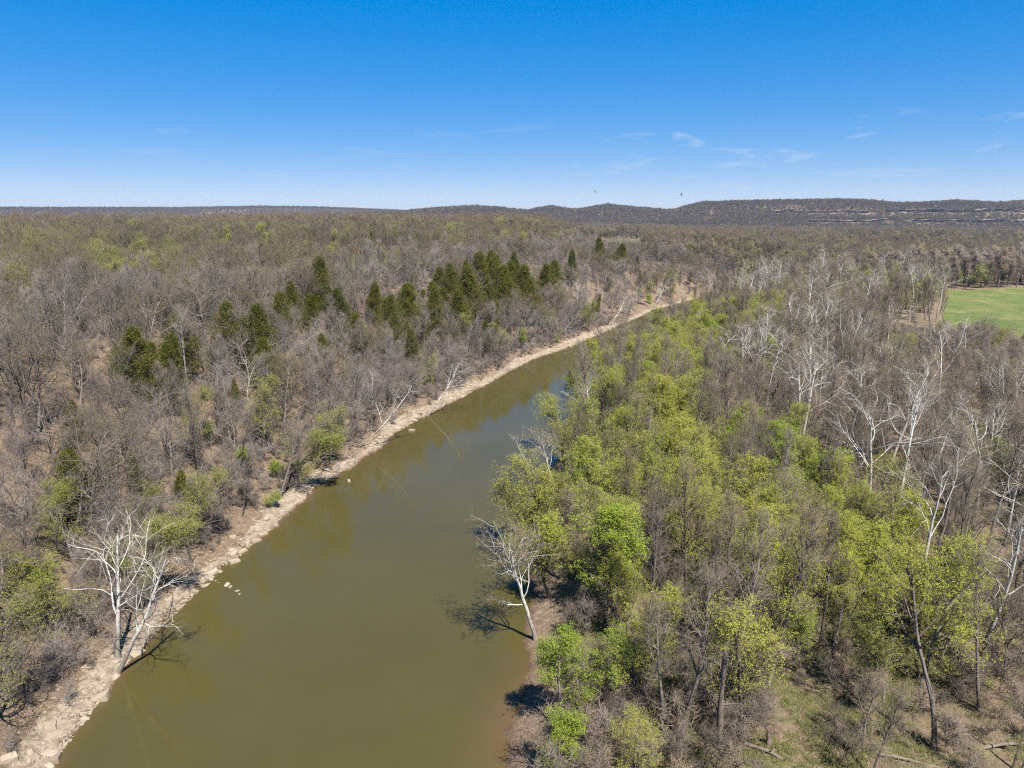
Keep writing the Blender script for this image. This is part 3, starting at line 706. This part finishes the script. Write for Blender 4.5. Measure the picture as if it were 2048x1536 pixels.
for i, (x, y, Ht, label) in enumerate([(-49.3,113,3.6,'purple flowering redbud above the left shore'),(-63.7,93.4,4,'faint pink redbud behind the white sycamore on the left'),
        (-52.7,78,3.4,'pale pink redbud near the lower left corner'),(-62,112.9,3.2,'pinkish redbud high on the left slope')]):
    taken.append((x, y, 2)); p, s = fit_tree('redbud', i, Ht)
    plant('redbud_tree', p, x, y, hz(x, y), s, i, label, 'tree', 'redbuds')

# ---------------------------------------------------------------- the wood
def cells(r0, r1, s):
    n = int(r1 / s) + 1
    gx, gy = np.meshgrid(np.arange(-n, n + 1), np.arange(0, n + 1))
    x = (gx + rng.uniform(-.45, .45, gx.shape)).ravel() * s; y = (gy + rng.uniform(-.45, .45, gx.shape)).ravel() * s
    r = np.hypot(x, y); k = (r >= r0) & (r < r1) & (np.abs(np.arctan2(x, y)) < R(41)) & (y > 36)
    return x[k], y[k]
def in_frame(x, y, z, h):
    """does the tree's top or foot fall in the picture (with a margin for a step aside)"""
    ok = np.zeros(len(x), bool); c, s = math.cos(R(13.6)), math.sin(R(13.6))
    for zz in (z + .3, z + h * .6, z + h):
        dz = zz - CAM_Z; zc = y * c - dz * s; yc = y * s + dz * c
        ok |= (np.abs(x / zc) < .78) & (np.abs(yc / zc) < .58) & (zc > 5)
    return ok
def horizon_ok(x, y, z, h):
    az = np.linspace(-R(43), R(43), 173); rr = np.linspace(40, 5200, 900)
    A, Q = np.meshgrid(az, rr, indexing='ij'); X, Y = Q * np.sin(A), Q * np.cos(A)
    hgt = height(X, Y); woods = ~field_mask(X, Y); dl, dr = banks(X, Y); woods &= (dl > 4) | (dr > 4)
    el = (hgt + 8.5 * woods - CAM_Z) / Q; run = np.maximum.accumulate(el, 1)
    ia = np.clip(np.round((np.arctan2(x, y) - az[0]) / (az[1] - az[0])).astype(int), 0, 172); r = np.hypot(x, y)
    ir = np.clip(((r - 30 - 40) / (rr[1] - rr[0])).astype(int), 0, 899)
    return (z + h + 1.5 - CAM_Z) / r > run[ia, ir]
wx, wy = [], []
for a, b, s in ((0, 330, 4.5), (330, 700, 6.6), (700, 1600, 11.5), (1600, 3000, 9.0), (3000, 5000, 13.0)):
    x, y = cells(a, b, s); wx.append(x); wy.append(y)
X = np.concatenate(wx); Y = np.concatenate(wy); Z = height(X, Y); DL, DR = banks(X, Y); D = np.hypot(X, Y)
U = rng.random(len(X)); U2 = rng.random(len(X)); PN = fbm(X * .02, Y * .02, 3, 80); PN2 = fbm(X * .045, Y * .045, 3, 84)
left = DL > 0; right = DR > 0
keep = np.where(left, np.where(DL < 75, .52, .46), .60)
belt = right & (Y < 290) & (DR < 34 + 30 * (PN - .5) + 18 * (1 - smooth(95, 145, Y)))
keep = np.where(belt, .74, keep); keep = np.where(D > 330, .85, keep); keep = np.where((D > 330) & (D < 560) & left & (DL < 90), .9, keep); keep = np.where(D > 1500, .95, keep)
edge = right & (X > .58 * Y - 10) & (Y > 165) & (Y < 310); keep = np.where(edge, .16, keep)
view = (np.abs(X / np.maximum(Y, 1) - .135) < .055) & (Y > 470) & (Y < 1120); keep = np.where(view, .4, keep)
screen = right & (Y > 235) & (Y < 560) & (DR < 45); keep = np.where(screen, .97, keep)
keep = np.where(left & (DL < 22), .80, keep)
glade = right & (X > 27) & (X < 56) & (Y < 64); keep = np.where(glade, .5, keep)
mud = right & (DR < 7) & (Y > 64) & (Y < 84); keep = np.where(mud, .10, keep)
ok = (U < keep) & ((DL > 3.4) | (DR > 1.6)) & ~field_mask(X, Y)
# trees fringing the right-hand field stay off its near side
ok &= ~((X > 195) & (X < 620) & (Y > 225) & (Y < 300))
CLIFFS = [(800, 1075, 56, 28, 5), (1120, 1500, 57, 30, 6), (830, 1050, 30, 14, 7), (1080, 1620, 29, 14, 8)]   # x range, rim height, wall height, seed
def cliff_line(x0, x1, ztop, seed):
    xs = np.linspace(x0, x1, int((x1 - x0) / 4)); yy = np.arange(1700, 2480, 5.0)
    h = height(xs[:, None] + 0 * yy[None], yy[None] + 0 * xs[:, None]); up = h > ztop - 7
    ys = np.where(up.any(1), yy[up.argmax(1)], 2400.)
    ys = np.convolve(np.pad(ys, 6, 'edge'), np.ones(13) / 13, 'valid') + 9 * (fbm(xs * .03, xs * 0, 3, seed) - .5) * 2 - 8
    return xs, ys
for x0, x1, zt, hh_, sd in CLIFFS:                       # no trees on the scree right below a rock face
    xs, ys = cliff_line(x0, x1, zt, sd); cy = np.interp(X, xs, ys); ok &= ~((X > x0) & (X < x1) & (Y > cy - 48) & (Y < cy + 4))
ok &= ~(right & (X > 12) & (X < 27) & (Y < 56))
for tx, ty, tr_ in taken: ok &= (X - tx) ** 2 + (Y - ty) ** 2 > tr_ ** 2
ok &= in_frame(X, Y, Z, 16.0)
far = D > 450; idx = np.nonzero(ok & far)[0]; ok[idx] = horizon_ok(X[idx], Y[idx], Z[idx], 15.0)
ok &= ~(right & (X < 9) & (Y > 62) & (Y < 78))
X, Y, Z, DL, DR, D, U, U2, PN, PN2, left, right, belt = [a[ok] for a in (X, Y, Z, DL, DR, D, U2, rng.random(len(X)), PN, PN2, left, right, belt)]
kind = np.full(len(X), 'brown', dtype='<U9')
sl = left & (DL < 80) & (D < 520)
kind[sl] = np.where(U[sl] < .42, 'oak', np.where(U[sl] < .74, 'slim', np.where(U[sl] < .79, 'bush', 'brown')))
k = sl & (DL < 14); kind[k] = np.where(U[k] < .14, 'bush', np.where(U[k] < .24, 'leafbush', np.where(U[k] < .38, 'olive', np.where(U[k] < .66, 'slim', 'oak'))))
k = sl & (PN2 > .56) & (U2 < .2) & (DL > 12); kind[k] = 'cedar'
k = sl & (DL > 3) & (DL < 32) & (Y < 135) & (U2 > .86); kind[k] = np.where(U[k] < .6, 'leafbush', 'olive')
k = sl & (DL > 10) & (U2 > .982); kind[k] = 'leafbush'
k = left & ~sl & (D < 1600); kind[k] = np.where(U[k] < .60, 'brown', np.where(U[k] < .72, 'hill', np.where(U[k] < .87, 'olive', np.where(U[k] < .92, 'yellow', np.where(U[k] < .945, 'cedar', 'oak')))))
k = k & (Y > 380) & (X > 20) & (PN2 > .52) & (U2 < .4); kind[k] = 'cedar'
k = right; kind[k] = np.where(U[k] < .72, 'flood', np.where(U[k] < .76, 'olive', np.where(U[k] < .87, 'syc', np.where(U[k] < .90, 'bush', 'brown'))))
k = right & (PN > .57) & (U2 < .4); kind[k] = np.where(U[k] < .5, 'yellow', np.where(U[k] < .7, 'lime', 'olive'))
k = belt; kind[k] = np.where(U[k] < .42, 'yellow', np.where(U[k] < .60, 'lime', np.where(U[k] < .74, 'olive', 'flood')))
k = right & (DR > 6) & (D > 330) & (D < 900) & (DR < 26); kind[k] = np.where(U[k] < .10, 'syc', np.where(U[k] < .5, 'olive', np.where(U[k] < .66, 'lime', 'flood')))
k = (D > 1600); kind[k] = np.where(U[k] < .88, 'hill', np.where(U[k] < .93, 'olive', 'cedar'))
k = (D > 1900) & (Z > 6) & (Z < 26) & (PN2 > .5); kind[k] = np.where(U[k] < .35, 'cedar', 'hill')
gl = (X > 27) & (X < 56) & (Y < 64) & right; kind[gl] = np.where(U[gl] < .25, 'olive', 'flood')
HT = dict(oak=(12, 18), slim=(12, 19), brown=(13, 22), flood=(15, 22), syc=(18, 25), yellow=(11, 17), lime=(9.5, 15), olive=(11.5, 17), bush=(3, 5.5), hill=(11, 18), leafbush=(2.8, 4.5), cedar=(6, 12))
NAME = dict(oak='bare_oak_tree', slim='bare_slim_tree', brown='bare_upland_tree', flood='bare_floodplain_tree', syc='sycamore_tree', yellow='leafing_tree', lime='leafing_tree', olive='budding_tree', bush='leafless_shrub', hill='dark_upland_tree', leafbush='leafing_shrub', cedar='cedar_tree')
WORD = dict(oak='grey leafless oak', slim='slim grey bare tree', brown='brown leafless tree', flood='grey-brown bare tree', syc='white-barked bare sycamore', yellow='yellow-green leafing tree', lime='light green leafing tree', olive='olive budding tree', bush='low leafless grey shrub', hill='dark leafless tree', leafbush='small bright green shrub', cedar='dark green cedar')
LIMIT = dict(oak=300, slim=260, brown=260, flood=300, syc=140, yellow=240, lime=110, olive=160, bush=280, hill=60, leafbush=60, cedar=90)
def cell_words(i):
    c, s = math.cos(R(13.6)), math.sin(R(13.6)); dz = Z[i] + HH[i] * .6 - CAM_Z; zc = Y[i] * c - dz * s
    u = X[i] / zc / .72; v = (Y[i] * s + dz * c) / zc / .54
    col = 'left edge' if u < -.75 else 'left part' if u < -.3 else 'centre' if u < .25 else 'right part' if u < .72 else 'right edge'
    row = 'bottom' if v < -.65 else 'lower' if v < -.3 else 'middle' if v < .05 else 'upper'
    return '%s %s' % (row, col) if col == 'centre' or col.endswith('part') else '%s, at the %s' % ({'bottom': 'at the bottom', 'lower': 'low', 'middle': 'halfway up', 'upper': 'high up'}[row], col)
def size_word(i, kd):
    a, b = HT[kd]; t = (HH[i] - a) / (b - a); return 'small ' if t < .25 else 'tall ' if t > .75 else ''
def place_words(i):
    if left[i]:
        if DL[i] < 80: return ('on the near left slope' if Y[i] < 115 else 'on the middle left slope' if Y[i] < 190 else 'on the far left slope')
        return 'above the left slope'
    if belt[i]: return 'in the near right-bank thicket' if Y[i] < 95 else 'in the middle right-bank thicket' if Y[i] < 170 else 'in the far right-bank thicket'
    return 'on the near right flood plain' if Y[i] < 95 else 'on the middle right flood plain' if Y[i] < 190 else 'on the far right flood plain'
order = np.argsort(D)
count = {k: 0 for k in HT}; rest = np.ones(len(X), bool)
HH = np.array([rng.uniform(*HT[k]) for k in kind]); ROT = rng.uniform(0, 6.28, len(X))
HH = HH * np.where((np.abs(X / np.maximum(Y, 1) - .135) < .055) & (Y > 470) & (Y < 900), .6, 1) * np.where(right & (X > .58 * Y - 10) & (Y > 165) & (Y < 310), .6, 1)
HH = HH * np.where((D > 600) & (D < 1600), 1.12, 1)
HH = HH * np.where(right & (Y < 55), .55, 1) * np.where(right & (Y > 235) & (Y < 560) & (DR < 45), 1.08, 1)
HH = HH * np.where(left & (DL < 80) & (kind == 'oak'), .82 + .3 * np.clip(DL / 80, 0, 1), 1)
for i in order:
    kd = str(kind[i])
    if count[kd] >= LIMIT[kd] or D[i] > 420: continue
    count[kd] += 1; rest[i] = False
    p = PR[kd][int(rng.integers(len(PR[kd])))]; s = HH[i] / p.h
    pw = place_words(i); cw = cell_words(i); label = size_word(i, kd) + WORD[kd] + ' ' + pw + (', ' if not cw.startswith(('at ', 'low', 'half', 'high')) else ' ') + cw
    while len(label.split()) > 16: label = ' '.join(label.split()[1:])
    shrub = kd in ('bush', 'leafbush')
    w = s * (rng.uniform(.62, .92) if kd in ('flood', 'slim') else rng.uniform(.9, 1.15))
    lean = abs(rng.normal(.22, .14)) if (left[i] and DL[i] < 13) else (-abs(rng.normal(.12, .1)) if (right[i] and DR[i] < 6) else rng.normal() * .05)
    plant(NAME[kd], p, X[i], Y[i], Z[i] - .12, (w, w, s), ROT[i], label, 'shrub' if shrub else 'tree', label,
          tilt=(rng.normal() * .05, lean), parts=('stem', 'twigs') if shrub else ('trunk', 'crown'))
for kd in HT:
    base = {'bush': 'bush', 'leafbush': 'leafbush'}.get(kd, kd)
    for lod, a, b in (('_mid', 0, 520), ('_far', 520, 9999)):
        k = rest & (kind == kd) & (D >= a) & (D < b)
        if not k.any(): continue
        pr = PR[base + lod]; hm = np.mean([p.h for p in pr])
        where = 'standing beyond the nearer trees' if lod == '_mid' else 'far off, towards the hills'
        scatter(('middle_distance_' if lod == '_mid' else 'far_') + {'oak': 'oak', 'slim': 'slim_tree', 'brown': 'upland', 'flood': 'floodplain', 'syc': 'sycamore', 'yellow': 'leafing', 'lime': 'lime_green', 'olive': 'budding', 'bush': 'shrub', 'hill': 'dark_upland', 'leafbush': 'green_shrub', 'cedar': 'cedar'}[kd] + '_wood',
                'mass of ' + WORD[kd] + 's ' + where, 'wood', np.stack([X[k], Y[k], Z[k] - .2], 1), ROT[k], HH[k] / hm, [p.joined for p in pr], rng)
print('tris', sum(len(m.polygons) if m.polygons and m.polygons[0].loop_total == 3 else len(m.loops) - 2 * len(m.polygons) for m in bpy.data.meshes))
print('trees', len(X), count, 'rest', int(rest.sum()))

# ---------------------------------------------------------------- brush and ground cover (nobody could count it)
def cover_points(n, cond, xr, yr):
    x = rng.uniform(*xr, n); y = rng.uniform(*yr, n); dl, dr = banks(x, y); z = height(x, y)
    k = cond(x, y, dl, dr) & in_frame(x, y, z, 3); return x[k], y[k], z[k]
x, y, z = cover_points(6500, lambda x, y, dl, dr: (dl > 5) & (dl < 90) & ~field_mask(x, y), (-170, 70), (45, 330))
scatter('slope_brush', 'tangle of thin grey brush over the left slope', 'brush', np.stack([x, y, z - .1], 1), rng.uniform(0, 6.28, len(x)), rng.uniform(.4, 1.3, len(x)), [p.joined for p in PR['whip']], rng)
x, y, z = cover_points(8000, lambda x, y, dl, dr: (dr > 5) & ~field_mask(x, y) & ~((x > 21) & (x < 50) & (y < 66) & (rng.random(len(x)) < .4)), (0, 200), (42, 280))
scatter('flood_plain_brush', 'tangle of thin brown brush on the flood plain floor', 'brush', np.stack([x, y, z - .1], 1), rng.uniform(0, 6.28, len(x)), rng.uniform(.4, 1.4, len(x)), [p.joined for p in PR['whipb']], rng)
def tuft(seed):
    g = np.random.default_rng(seed); n = 26; P = g.normal(size=(n, 3)) * [.22, .22, 0]; D_ = np.stack([g.normal(size=n) * .5, g.normal(size=n) * .5, np.ones(n)], 1)
    return mesh_from('grass_tuft', [(*cones(P, D_, g.uniform(.15, .42, n), np.full(n, .022), g), 0)], [M['grass']])
x, y, z = cover_points(26000, lambda x, y, dl, dr: (dr > 5) & (fbm(x * .12, y * .12, 3, 90) > .46), (2, 70), (42, 110))
scatter('grass', 'short spring grass between the trees on the right', 'grass', np.stack([x, y, z + .02], 1), rng.uniform(0, 6.28, len(x)), rng.uniform(.6, 1.4, len(x)), [tuft(1), tuft(2), tuft(3)], rng)

x, y, z = cover_points(5500, lambda x, y, dl, dr: (dl > 2.8) & (dl < 26), (-80, 60), (45, 330))
scatter('bank_brush', 'low thin brush and vines along the foot of the left slope', 'brush', np.stack([x, y, z - .1], 1), rng.uniform(0, 6.28, len(x)), rng.uniform(.35, 1.05, len(x)), [p.joined for p in PR['whip']], rng)
# ---------------------------------------------------------------- rocks of the left shore
def rock_mesh(seed, flat):
    """an angular slab: a skewed block with broken corners"""
    g = np.random.default_rng(seed); bm = bmesh.new()
    for sx in (-1, 1):
        for sy in (-1, 1):
            for sz in (-1, 1):
                c = np.array([sx * .5, sy * .36, sz * .5 * flat]) * g.uniform(.72, 1.08, 3)
                bm.verts.new(c)
                for k in range(2):
                    d = c * g.uniform(.55, 1.05, 3); d[2] = c[2] * g.uniform(.8, 1.12); bm.verts.new(d)
    bmesh.ops.convex_hull(bm, input=bm.verts); bmesh.ops.delete(bm, geom=[v for v in bm.verts if not v.link_faces], context='VERTS')
    me = bpy.data.meshes.new('shore_rock'); bm.to_mesh(me); bm.free(); me.materials.append(M['rock']); return me
ROCKS = [rock_mesh(700 + i, f) for i, f in enumerate((.35, .45, .3, .6, .5, .8, .4, .7))]
def rock(x, y, size, label, group, name='shore_rock', flat=.85, sink=.2):
    o = bpy.data.objects.new(name, random.choice(ROCKS)); C.objects.link(o)
    z = max(hz(x, y), -.15)
    o.location = (x, y, z + size * .5 * .25 - sink * size * .5); o.rotation_euler = (random.gauss(0, .12), random.gauss(0, .12), random.uniform(0, 6.28)); o.scale = (size, size * random.uniform(.7, 1.1), size * flat)
    return tag(o, label, 'rock', group)
lb = np.array([p for p in LEFT_BANK if 50 < p[1] < 330]); seg = np.linalg.norm(np.diff(lb, axis=0), axis=1); cum = np.concatenate([[0], np.cumsum(seg)])
n_rock = 0
for i in range(285):
    s = cum[-1] * random.random() ** 1.25
    j = min(np.searchsorted(cum, s, 'right') - 1, len(seg) - 1); t = (s - cum[j]) / seg[j]
    p = lb[j] * (1 - t) + lb[j + 1] * t; d = (lb[j + 1] - lb[j]) / seg[j]; nrm = np.array([-d[1], d[0]])
    off = abs(random.gauss(0, 1.9)) - .35
    y_ = p[1]; big = vnoise(np.array([s * .09]), np.array([3.3]), 8)[0]
    size = random.uniform(.35, .9) if random.random() > big * .75 else random.uniform(.8, 1.7)
    q = p + nrm * off
    w = 'near' if y_ < 105 else 'middle' if y_ < 180 else 'far'
    lab = {'near': 'pale limestone block on the near stretch of the left shore, one of many alike', 'middle': 'pale limestone slab on the middle stretch of the left shore, one of many alike', 'far': 'pale limestone slab on the far stretch of the left shore, one of many alike'}[w]
    rock(float(q[0]), float(q[1]), size, lab, w + ' shore rocks')
for i, (x, y) in enumerate([(-43,90.6),(-42.2,90.2),(-41.4,89.8),(-40.7,89.4),(-40.0,89.1),(-39.3,88.7),(-38.6,88.2),(-38.0,87.7),(-37.3,87.2),(-36.6,86.3),(-41.0,89.2),(-39.6,88.2)]):
    rock(x, y, random.uniform(.35, .9) * (1 - .03 * i), 'small stone in the line of stones running out into the river', 'spit stones', sink=.05)
rock(-31.1, 127.5, 1.0, 'lone pale stone in the water off the left shore', None, sink=.05)
rock(-23.6, 160.0, 1.3, 'flat pale stone awash just off the middle left shore', None, sink=.05)
for x, y in [(-99.9,171.7),(-98,174.9),(-92.1,169.5),(-85.5,166),(-76.5,206.1)]:
    rock(x, y, random.uniform(2.5, 4), 'pale ledge block in the outcrop near the top of the left slope', 'upper outcrop blocks', 'outcrop_rock')
for x, y in [(-58.4,133.2),(-54.8,116.1),(-71.8,126.3),(-53.3,127),(-74.3,119.2),(-54.8,148.2),(-62.2,126.5),(-47.3,151.9),(-62.2,87.8),(-60,77.9),(-48.7,174.9),(-66,98),(-57,101),(-55,92)]:
    rock(x, y, random.uniform(1.2, 2.6), 'grey boulder half hidden in brush on the left slope', 'slope boulders', 'boulder')
pts = []
for i in range(9000):
    s = cum[-1] * random.random() ** 1.1; j = min(np.searchsorted(cum, s, 'right') - 1, len(seg) - 1); t = (s - cum[j]) / seg[j]
    p = lb[j] * (1 - t) + lb[j + 1] * t; d = (lb[j + 1] - lb[j]) / seg[j]; q = p + np.array([-d[1], d[0]]) * (abs(random.gauss(0, 2.2)) - .2); pts.append(q)
pts = np.array(pts); pz = height(pts[:, 0], pts[:, 1])
scatter('shore_gravel', 'loose pale gravel and stones along the left shore', 'gravel', np.column_stack([pts, pz]), rng.uniform(0, 6.28, len(pts)), rng.uniform(.08, .38, len(pts)), ROCKS[3:], rng)

# ---------------------------------------------------------------- fallen logs, snag, stump
def log_mesh(L, r, seed, stubs=7, mat='deadwood', upright=False):
    g = np.random.default_rng(seed); d = np.array([[0, 0, 1.]]) if upright else np.array([[1., 0, 0]])
    tp, tr_ = grow(np.zeros((1, 3)), d, np.array([L]), np.array([r]), 10, g, .03 if upright else .08, 0, .5)
    tr_ = tr_ * (1 + .16 * g.normal(size=tr_.shape)); tr_[:, 0] *= 1.3; tr_[:, -1] *= .45; P_ = [(*tube(tp, tr_, 8), 0)]
    cap = []; V0, _ = tube(tp, tr_, 8)
    for e in (0, 10):
        ring = V0[e * 8:e * 8 + 8]; c_ = ring.mean(0) + (g.normal(size=3) * r * .3)
        f = [[j, (j + 1) % 8, 8] for j in range(8)]; P_.append((np.vstack([ring, c_]), np.array(f), 0))
    P, D_, L_, r_, _ = spawn(tp, tr_, stubs, .3, .98, 35, 70, lambda t, L: L * .16 + 0 * t, .5, g)
    b, rr = grow(P, D_, L_, r_, 4, g, .2, .02, .3); P_.append((*tube(b, rr, 5), 0))
    return mesh_from('log', P_, [M[mat]], True)
LOGS = [((18.6,63.9),(24.6,65.0),.24,'thick pale fallen log lying in the thicket behind the snag'),((21.1,54.9),(24.8,52.6),.20,'dark fallen log beside the stump in the glade'),
 ((32.5,53.6),(42.2,52.4),.16,'long thin fallen log along the bottom edge at right'),((27.9,59.5),(31.1,56.8),.12,'short weathered log in the middle of the glade'),
 ((-43.6,80.3),(-45.4,86.1),.13,'pale driftwood branch lying at the left waterline'),((-50.6,60.7),(-47.0,59.2),.2,'bleached driftwood log in the lower left corner'),
 ((18.9,62.9),(23.9,66.0),.18,'pale log crossing under the thick fallen one'),((41.2,54.4),(46.6,55.6),.17,'pale fallen log at the right edge of the bottom'),
 ((36.5,60.5),(40.5,66.5),.13,'thin dark fallen log behind the forked tree in the lower right'),((52,74),(58,71),.15,'fallen log under the nearest white sycamore trunk'),((-40.5,118.5),(-43.8,122.5),.15,'driftwood log on the gravel of the middle left shore'),((44,88),(50,84),.14,'fallen log among the white trunks on the right')]
for i, (a, b, r, label) in enumerate(LOGS):
    L = math.dist(a, b); za, zb = hz(*a), hz(*b)
    o = link('fallen_log', log_mesh(math.hypot(L, zb - za), r, 800 + i)); o.location = (a[0], a[1], za + r * .7)
    o.rotation_euler = (0, -math.atan2(zb - za, L), math.atan2(b[1] - a[1], b[0] - a[0])); tag(o, label, 'log', 'fallen logs')
o = link('dead_snag', log_mesh(11.8, .30, 840, 6, 'snag', True)); o.location = (18.8, 54.5, hz(18.8, 54.5) - .2); o.rotation_euler = (0, -.14, 0)
tag(o, 'tall broken dead trunk without crown at the bottom right', 'dead tree')
o = link('tree_stump', log_mesh(1.7, .28, 841, 2, 'snag', True)); o.location = (23.2, 54.8, hz(23.2, 54.8) - .1); tag(o, 'short broken stump standing in the glade', 'stump')

# ---------------------------------------------------------------- far buildings
def boxm(x0, x1, y0, y1, z0, z1):
    V = np.array([(x, y, z) for z in (z0, z1) for y in (y0, y1) for x in (x0, x1)], float)
    return V, np.array([(0, 2, 3, 1), (4, 5, 7, 6), (0, 1, 5, 4), (2, 6, 7, 3), (0, 4, 6, 2), (1, 3, 7, 5)])
def house(x, y, w, d, h, rot, label, roof_h=2.4):
    e = bpy.data.objects.new('farm_building', None); C.objects.link(e); e.location = (x, y, hz(x, y)); e.rotation_euler = (0, 0, rot); tag(e, label, 'building', 'farm buildings')
    link('wall', mesh_from('wall', [(*boxm(-w/2, w/2, -d/2, d/2, -.5, h), 0)], [M['wall']]), e)
    V = np.array([(-w/2-.4, -d/2-.5, h), (w/2+.4, -d/2-.5, h), (w/2+.4, 0, h+roof_h), (-w/2-.4, 0, h+roof_h), (-w/2-.4, d/2+.5, h), (w/2+.4, d/2+.5, h)], float); V2 = V - [0, 0, .18]
    F = [(0, 1, 2, 3), (3, 2, 5, 4), (9, 8, 7, 6), (10, 11, 8, 9), (0, 6, 7, 1), (4, 5, 11, 10)]
    link('roof', mesh_from('roof', [(np.vstack([V, V2]), np.array(F), 0)], [M['metal_roof']]), e)
    for s in (-1, 1):
        link('gable', mesh_from('gable', [(np.array([(s*w/2, -d/2, h), (s*w/2, d/2, h), (s*w/2, 0, h + roof_h*.9)], float), np.array([(0, 1, 2)]), 0)], [M['wall']]), e)
    for k in (-.3, .05, .32):
        link('window', mesh_from('window', [(*boxm(w*k-.6, w*k+.6, -d/2-.06, -d/2+.05, 1.0, 2.2), 0)], [M['dark_glass']]), e)
house(92, 1085, 14, 9, 3.4, .1, 'white-roofed farm building at the left corner of the distant green field')
house(20, 1000, 13, 9, 3.6, -.3, 'white-roofed farmhouse glimpsed left of the distant green field')
house(32, 1012, 10, 8, 3.2, .4, 'grey farm shed just right of the glimpsed farmhouse')

# ---------------------------------------------------------------- cliffs on the right-hand ridge
def cliff(x0, x1, ztop, hgt_, label, seed):
    """a broken band of upright rock with a ledge on top, set into the hillside"""
    g = np.random.default_rng(seed); xs, ys = cliff_line(x0, x1, ztop, seed); n = len(xs)
    env = np.minimum(1, np.minimum(xs - x0, x1 - xs) / ((x1 - x0) * .13)); hh = hgt_ * env * (.55 + .75 * fbm(xs * .02, xs * 0 + 5, 3, seed + 1)); zt = ztop + 9 * (fbm(xs * .02, xs * 0 + 9, 2, seed + 2) - .5)
    hh = np.where(fbm(xs * .035, xs * 0 + 2, 2, seed + 4) < .38, hh * .2, hh)
    rows = []
    for f, dy in ((-.4, -1.5), (0, 0), (.3, 1.2), (.55, -1.0), (.8, .8), (1.0, -2.2), (1.03, 1.5), (1.05, 14)):
        rows.append(np.stack([xs, ys + dy + g.normal(size=n) * (1.6 if f < 1.02 else .5), zt - hh * (1 - f) if f <= 1 else zt + .2 + 0 * xs], 1))
    V = np.concatenate(rows); m = len(rows); i = np.arange(m - 1)[:, None] * n + np.arange(n - 1)[None]; F = np.stack([i, i + 1, i + 1 + n, i + n], -1).reshape(-1, 4)
    o = link('rock_cliff', mesh_from('rock_cliff', [(V, F, 0)], [M['cliff']])); return tag(o, label, 'cliff', 'cliffs on the far ridge')
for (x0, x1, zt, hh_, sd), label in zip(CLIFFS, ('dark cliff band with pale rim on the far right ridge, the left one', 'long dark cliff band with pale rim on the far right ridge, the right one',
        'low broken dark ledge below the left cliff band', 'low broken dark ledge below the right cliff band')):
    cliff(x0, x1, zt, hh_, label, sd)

# ---------------------------------------------------------------- soaring birds
def bird_mesh():
    """spread wings in a shallow V, body, head and fanned tail as one surface"""
    sec = [(-.9, -.10, .13, .02), (-.62, .02, .17, .03), (-.3, .06, .20, .04), (-.08, .05, .24, .09), (0, .05, .26, .11), (.08, .05, .24, .09), (.3, .06, .20, .04), (.62, .02, .17, .03), (.9, -.10, .13, .02)]
    V = []; F = []
    for x, y, c, t in sec:
        z = abs(x) * .22
        V += [(x, y + c * .5, z), (x, y, z + t * .5), (x, y - c * .7, z), (x, y, z - t * .5)]
    for i in range(len(sec) - 1):
        for j in range(4): a = i * 4 + j; b = i * 4 + (j + 1) % 4; F.append((a, b, b + 4, a + 4))
    P = np.array([[[0, -.42, 0], [0, -.25, 0], [0, 0, 0], [0, .22, .01], [0, .34, .02], [0, .42, 0]]], float); rad = np.array([[.13, .06, .11, .09, .05, .012]])
    tv, tf = tube(P, rad, 6); tv[:, 2] *= .75; tv[:6, 2] *= .15
    return mesh_from('bird', [(np.array(V, float), np.array(F), 0), (tv, tf, 0)], [M['feather']], True)
bm_ = bird_mesh()
for px, y, z, sc, ry, rz, label in [(32.4,310,64.1,1.0,.1,.3,'dark bird soaring highest above the middle hills'),(33.9,300,58.0,1.0,.7,1.0,'dark bird with tilted wings below the highest one'),
        (10.8,320,54.3,1.0,.15,.2,'dark bird gliding just above the ridge line at the centre'),(64.5,280,56.5,.95,1.2,1.5,'small black bird seen edge-on at right above the hills'),(-20.6,300,44.0,.8,1.1,.8,'tiny dark bird gliding low over the wood at the centre left')]:
    o = link('soaring_bird', bm_); o.location = (px, y, z); o.rotation_euler = (0.1, ry, rz); o.scale = (sc, sc, sc); tag(o, label, 'bird', 'soaring birds')

# ---------------------------------------------------------------- haze
def build_haze():
    me = mesh_from('haze', [(*boxm(-4600, 4600, -400, 5700, -8, 128), 0)], [])
    m, n, out = new_mat('thin_air_haze'); v = N(n, 'VolumePrincipled'); v.inputs['Color'].default_value = (.58, .74, 1, 1); v.inputs['Density'].default_value = HAZE
    v.inputs['Anisotropy'].default_value = .2
    n.links.new(v.outputs[0], out.inputs['Volume']); me.materials.append(m)
    o = link('haze', me); tag(o, 'thin blue haze over the valley', 'haze', kind='stuff')
HAZE = 0.000042
build_haze()
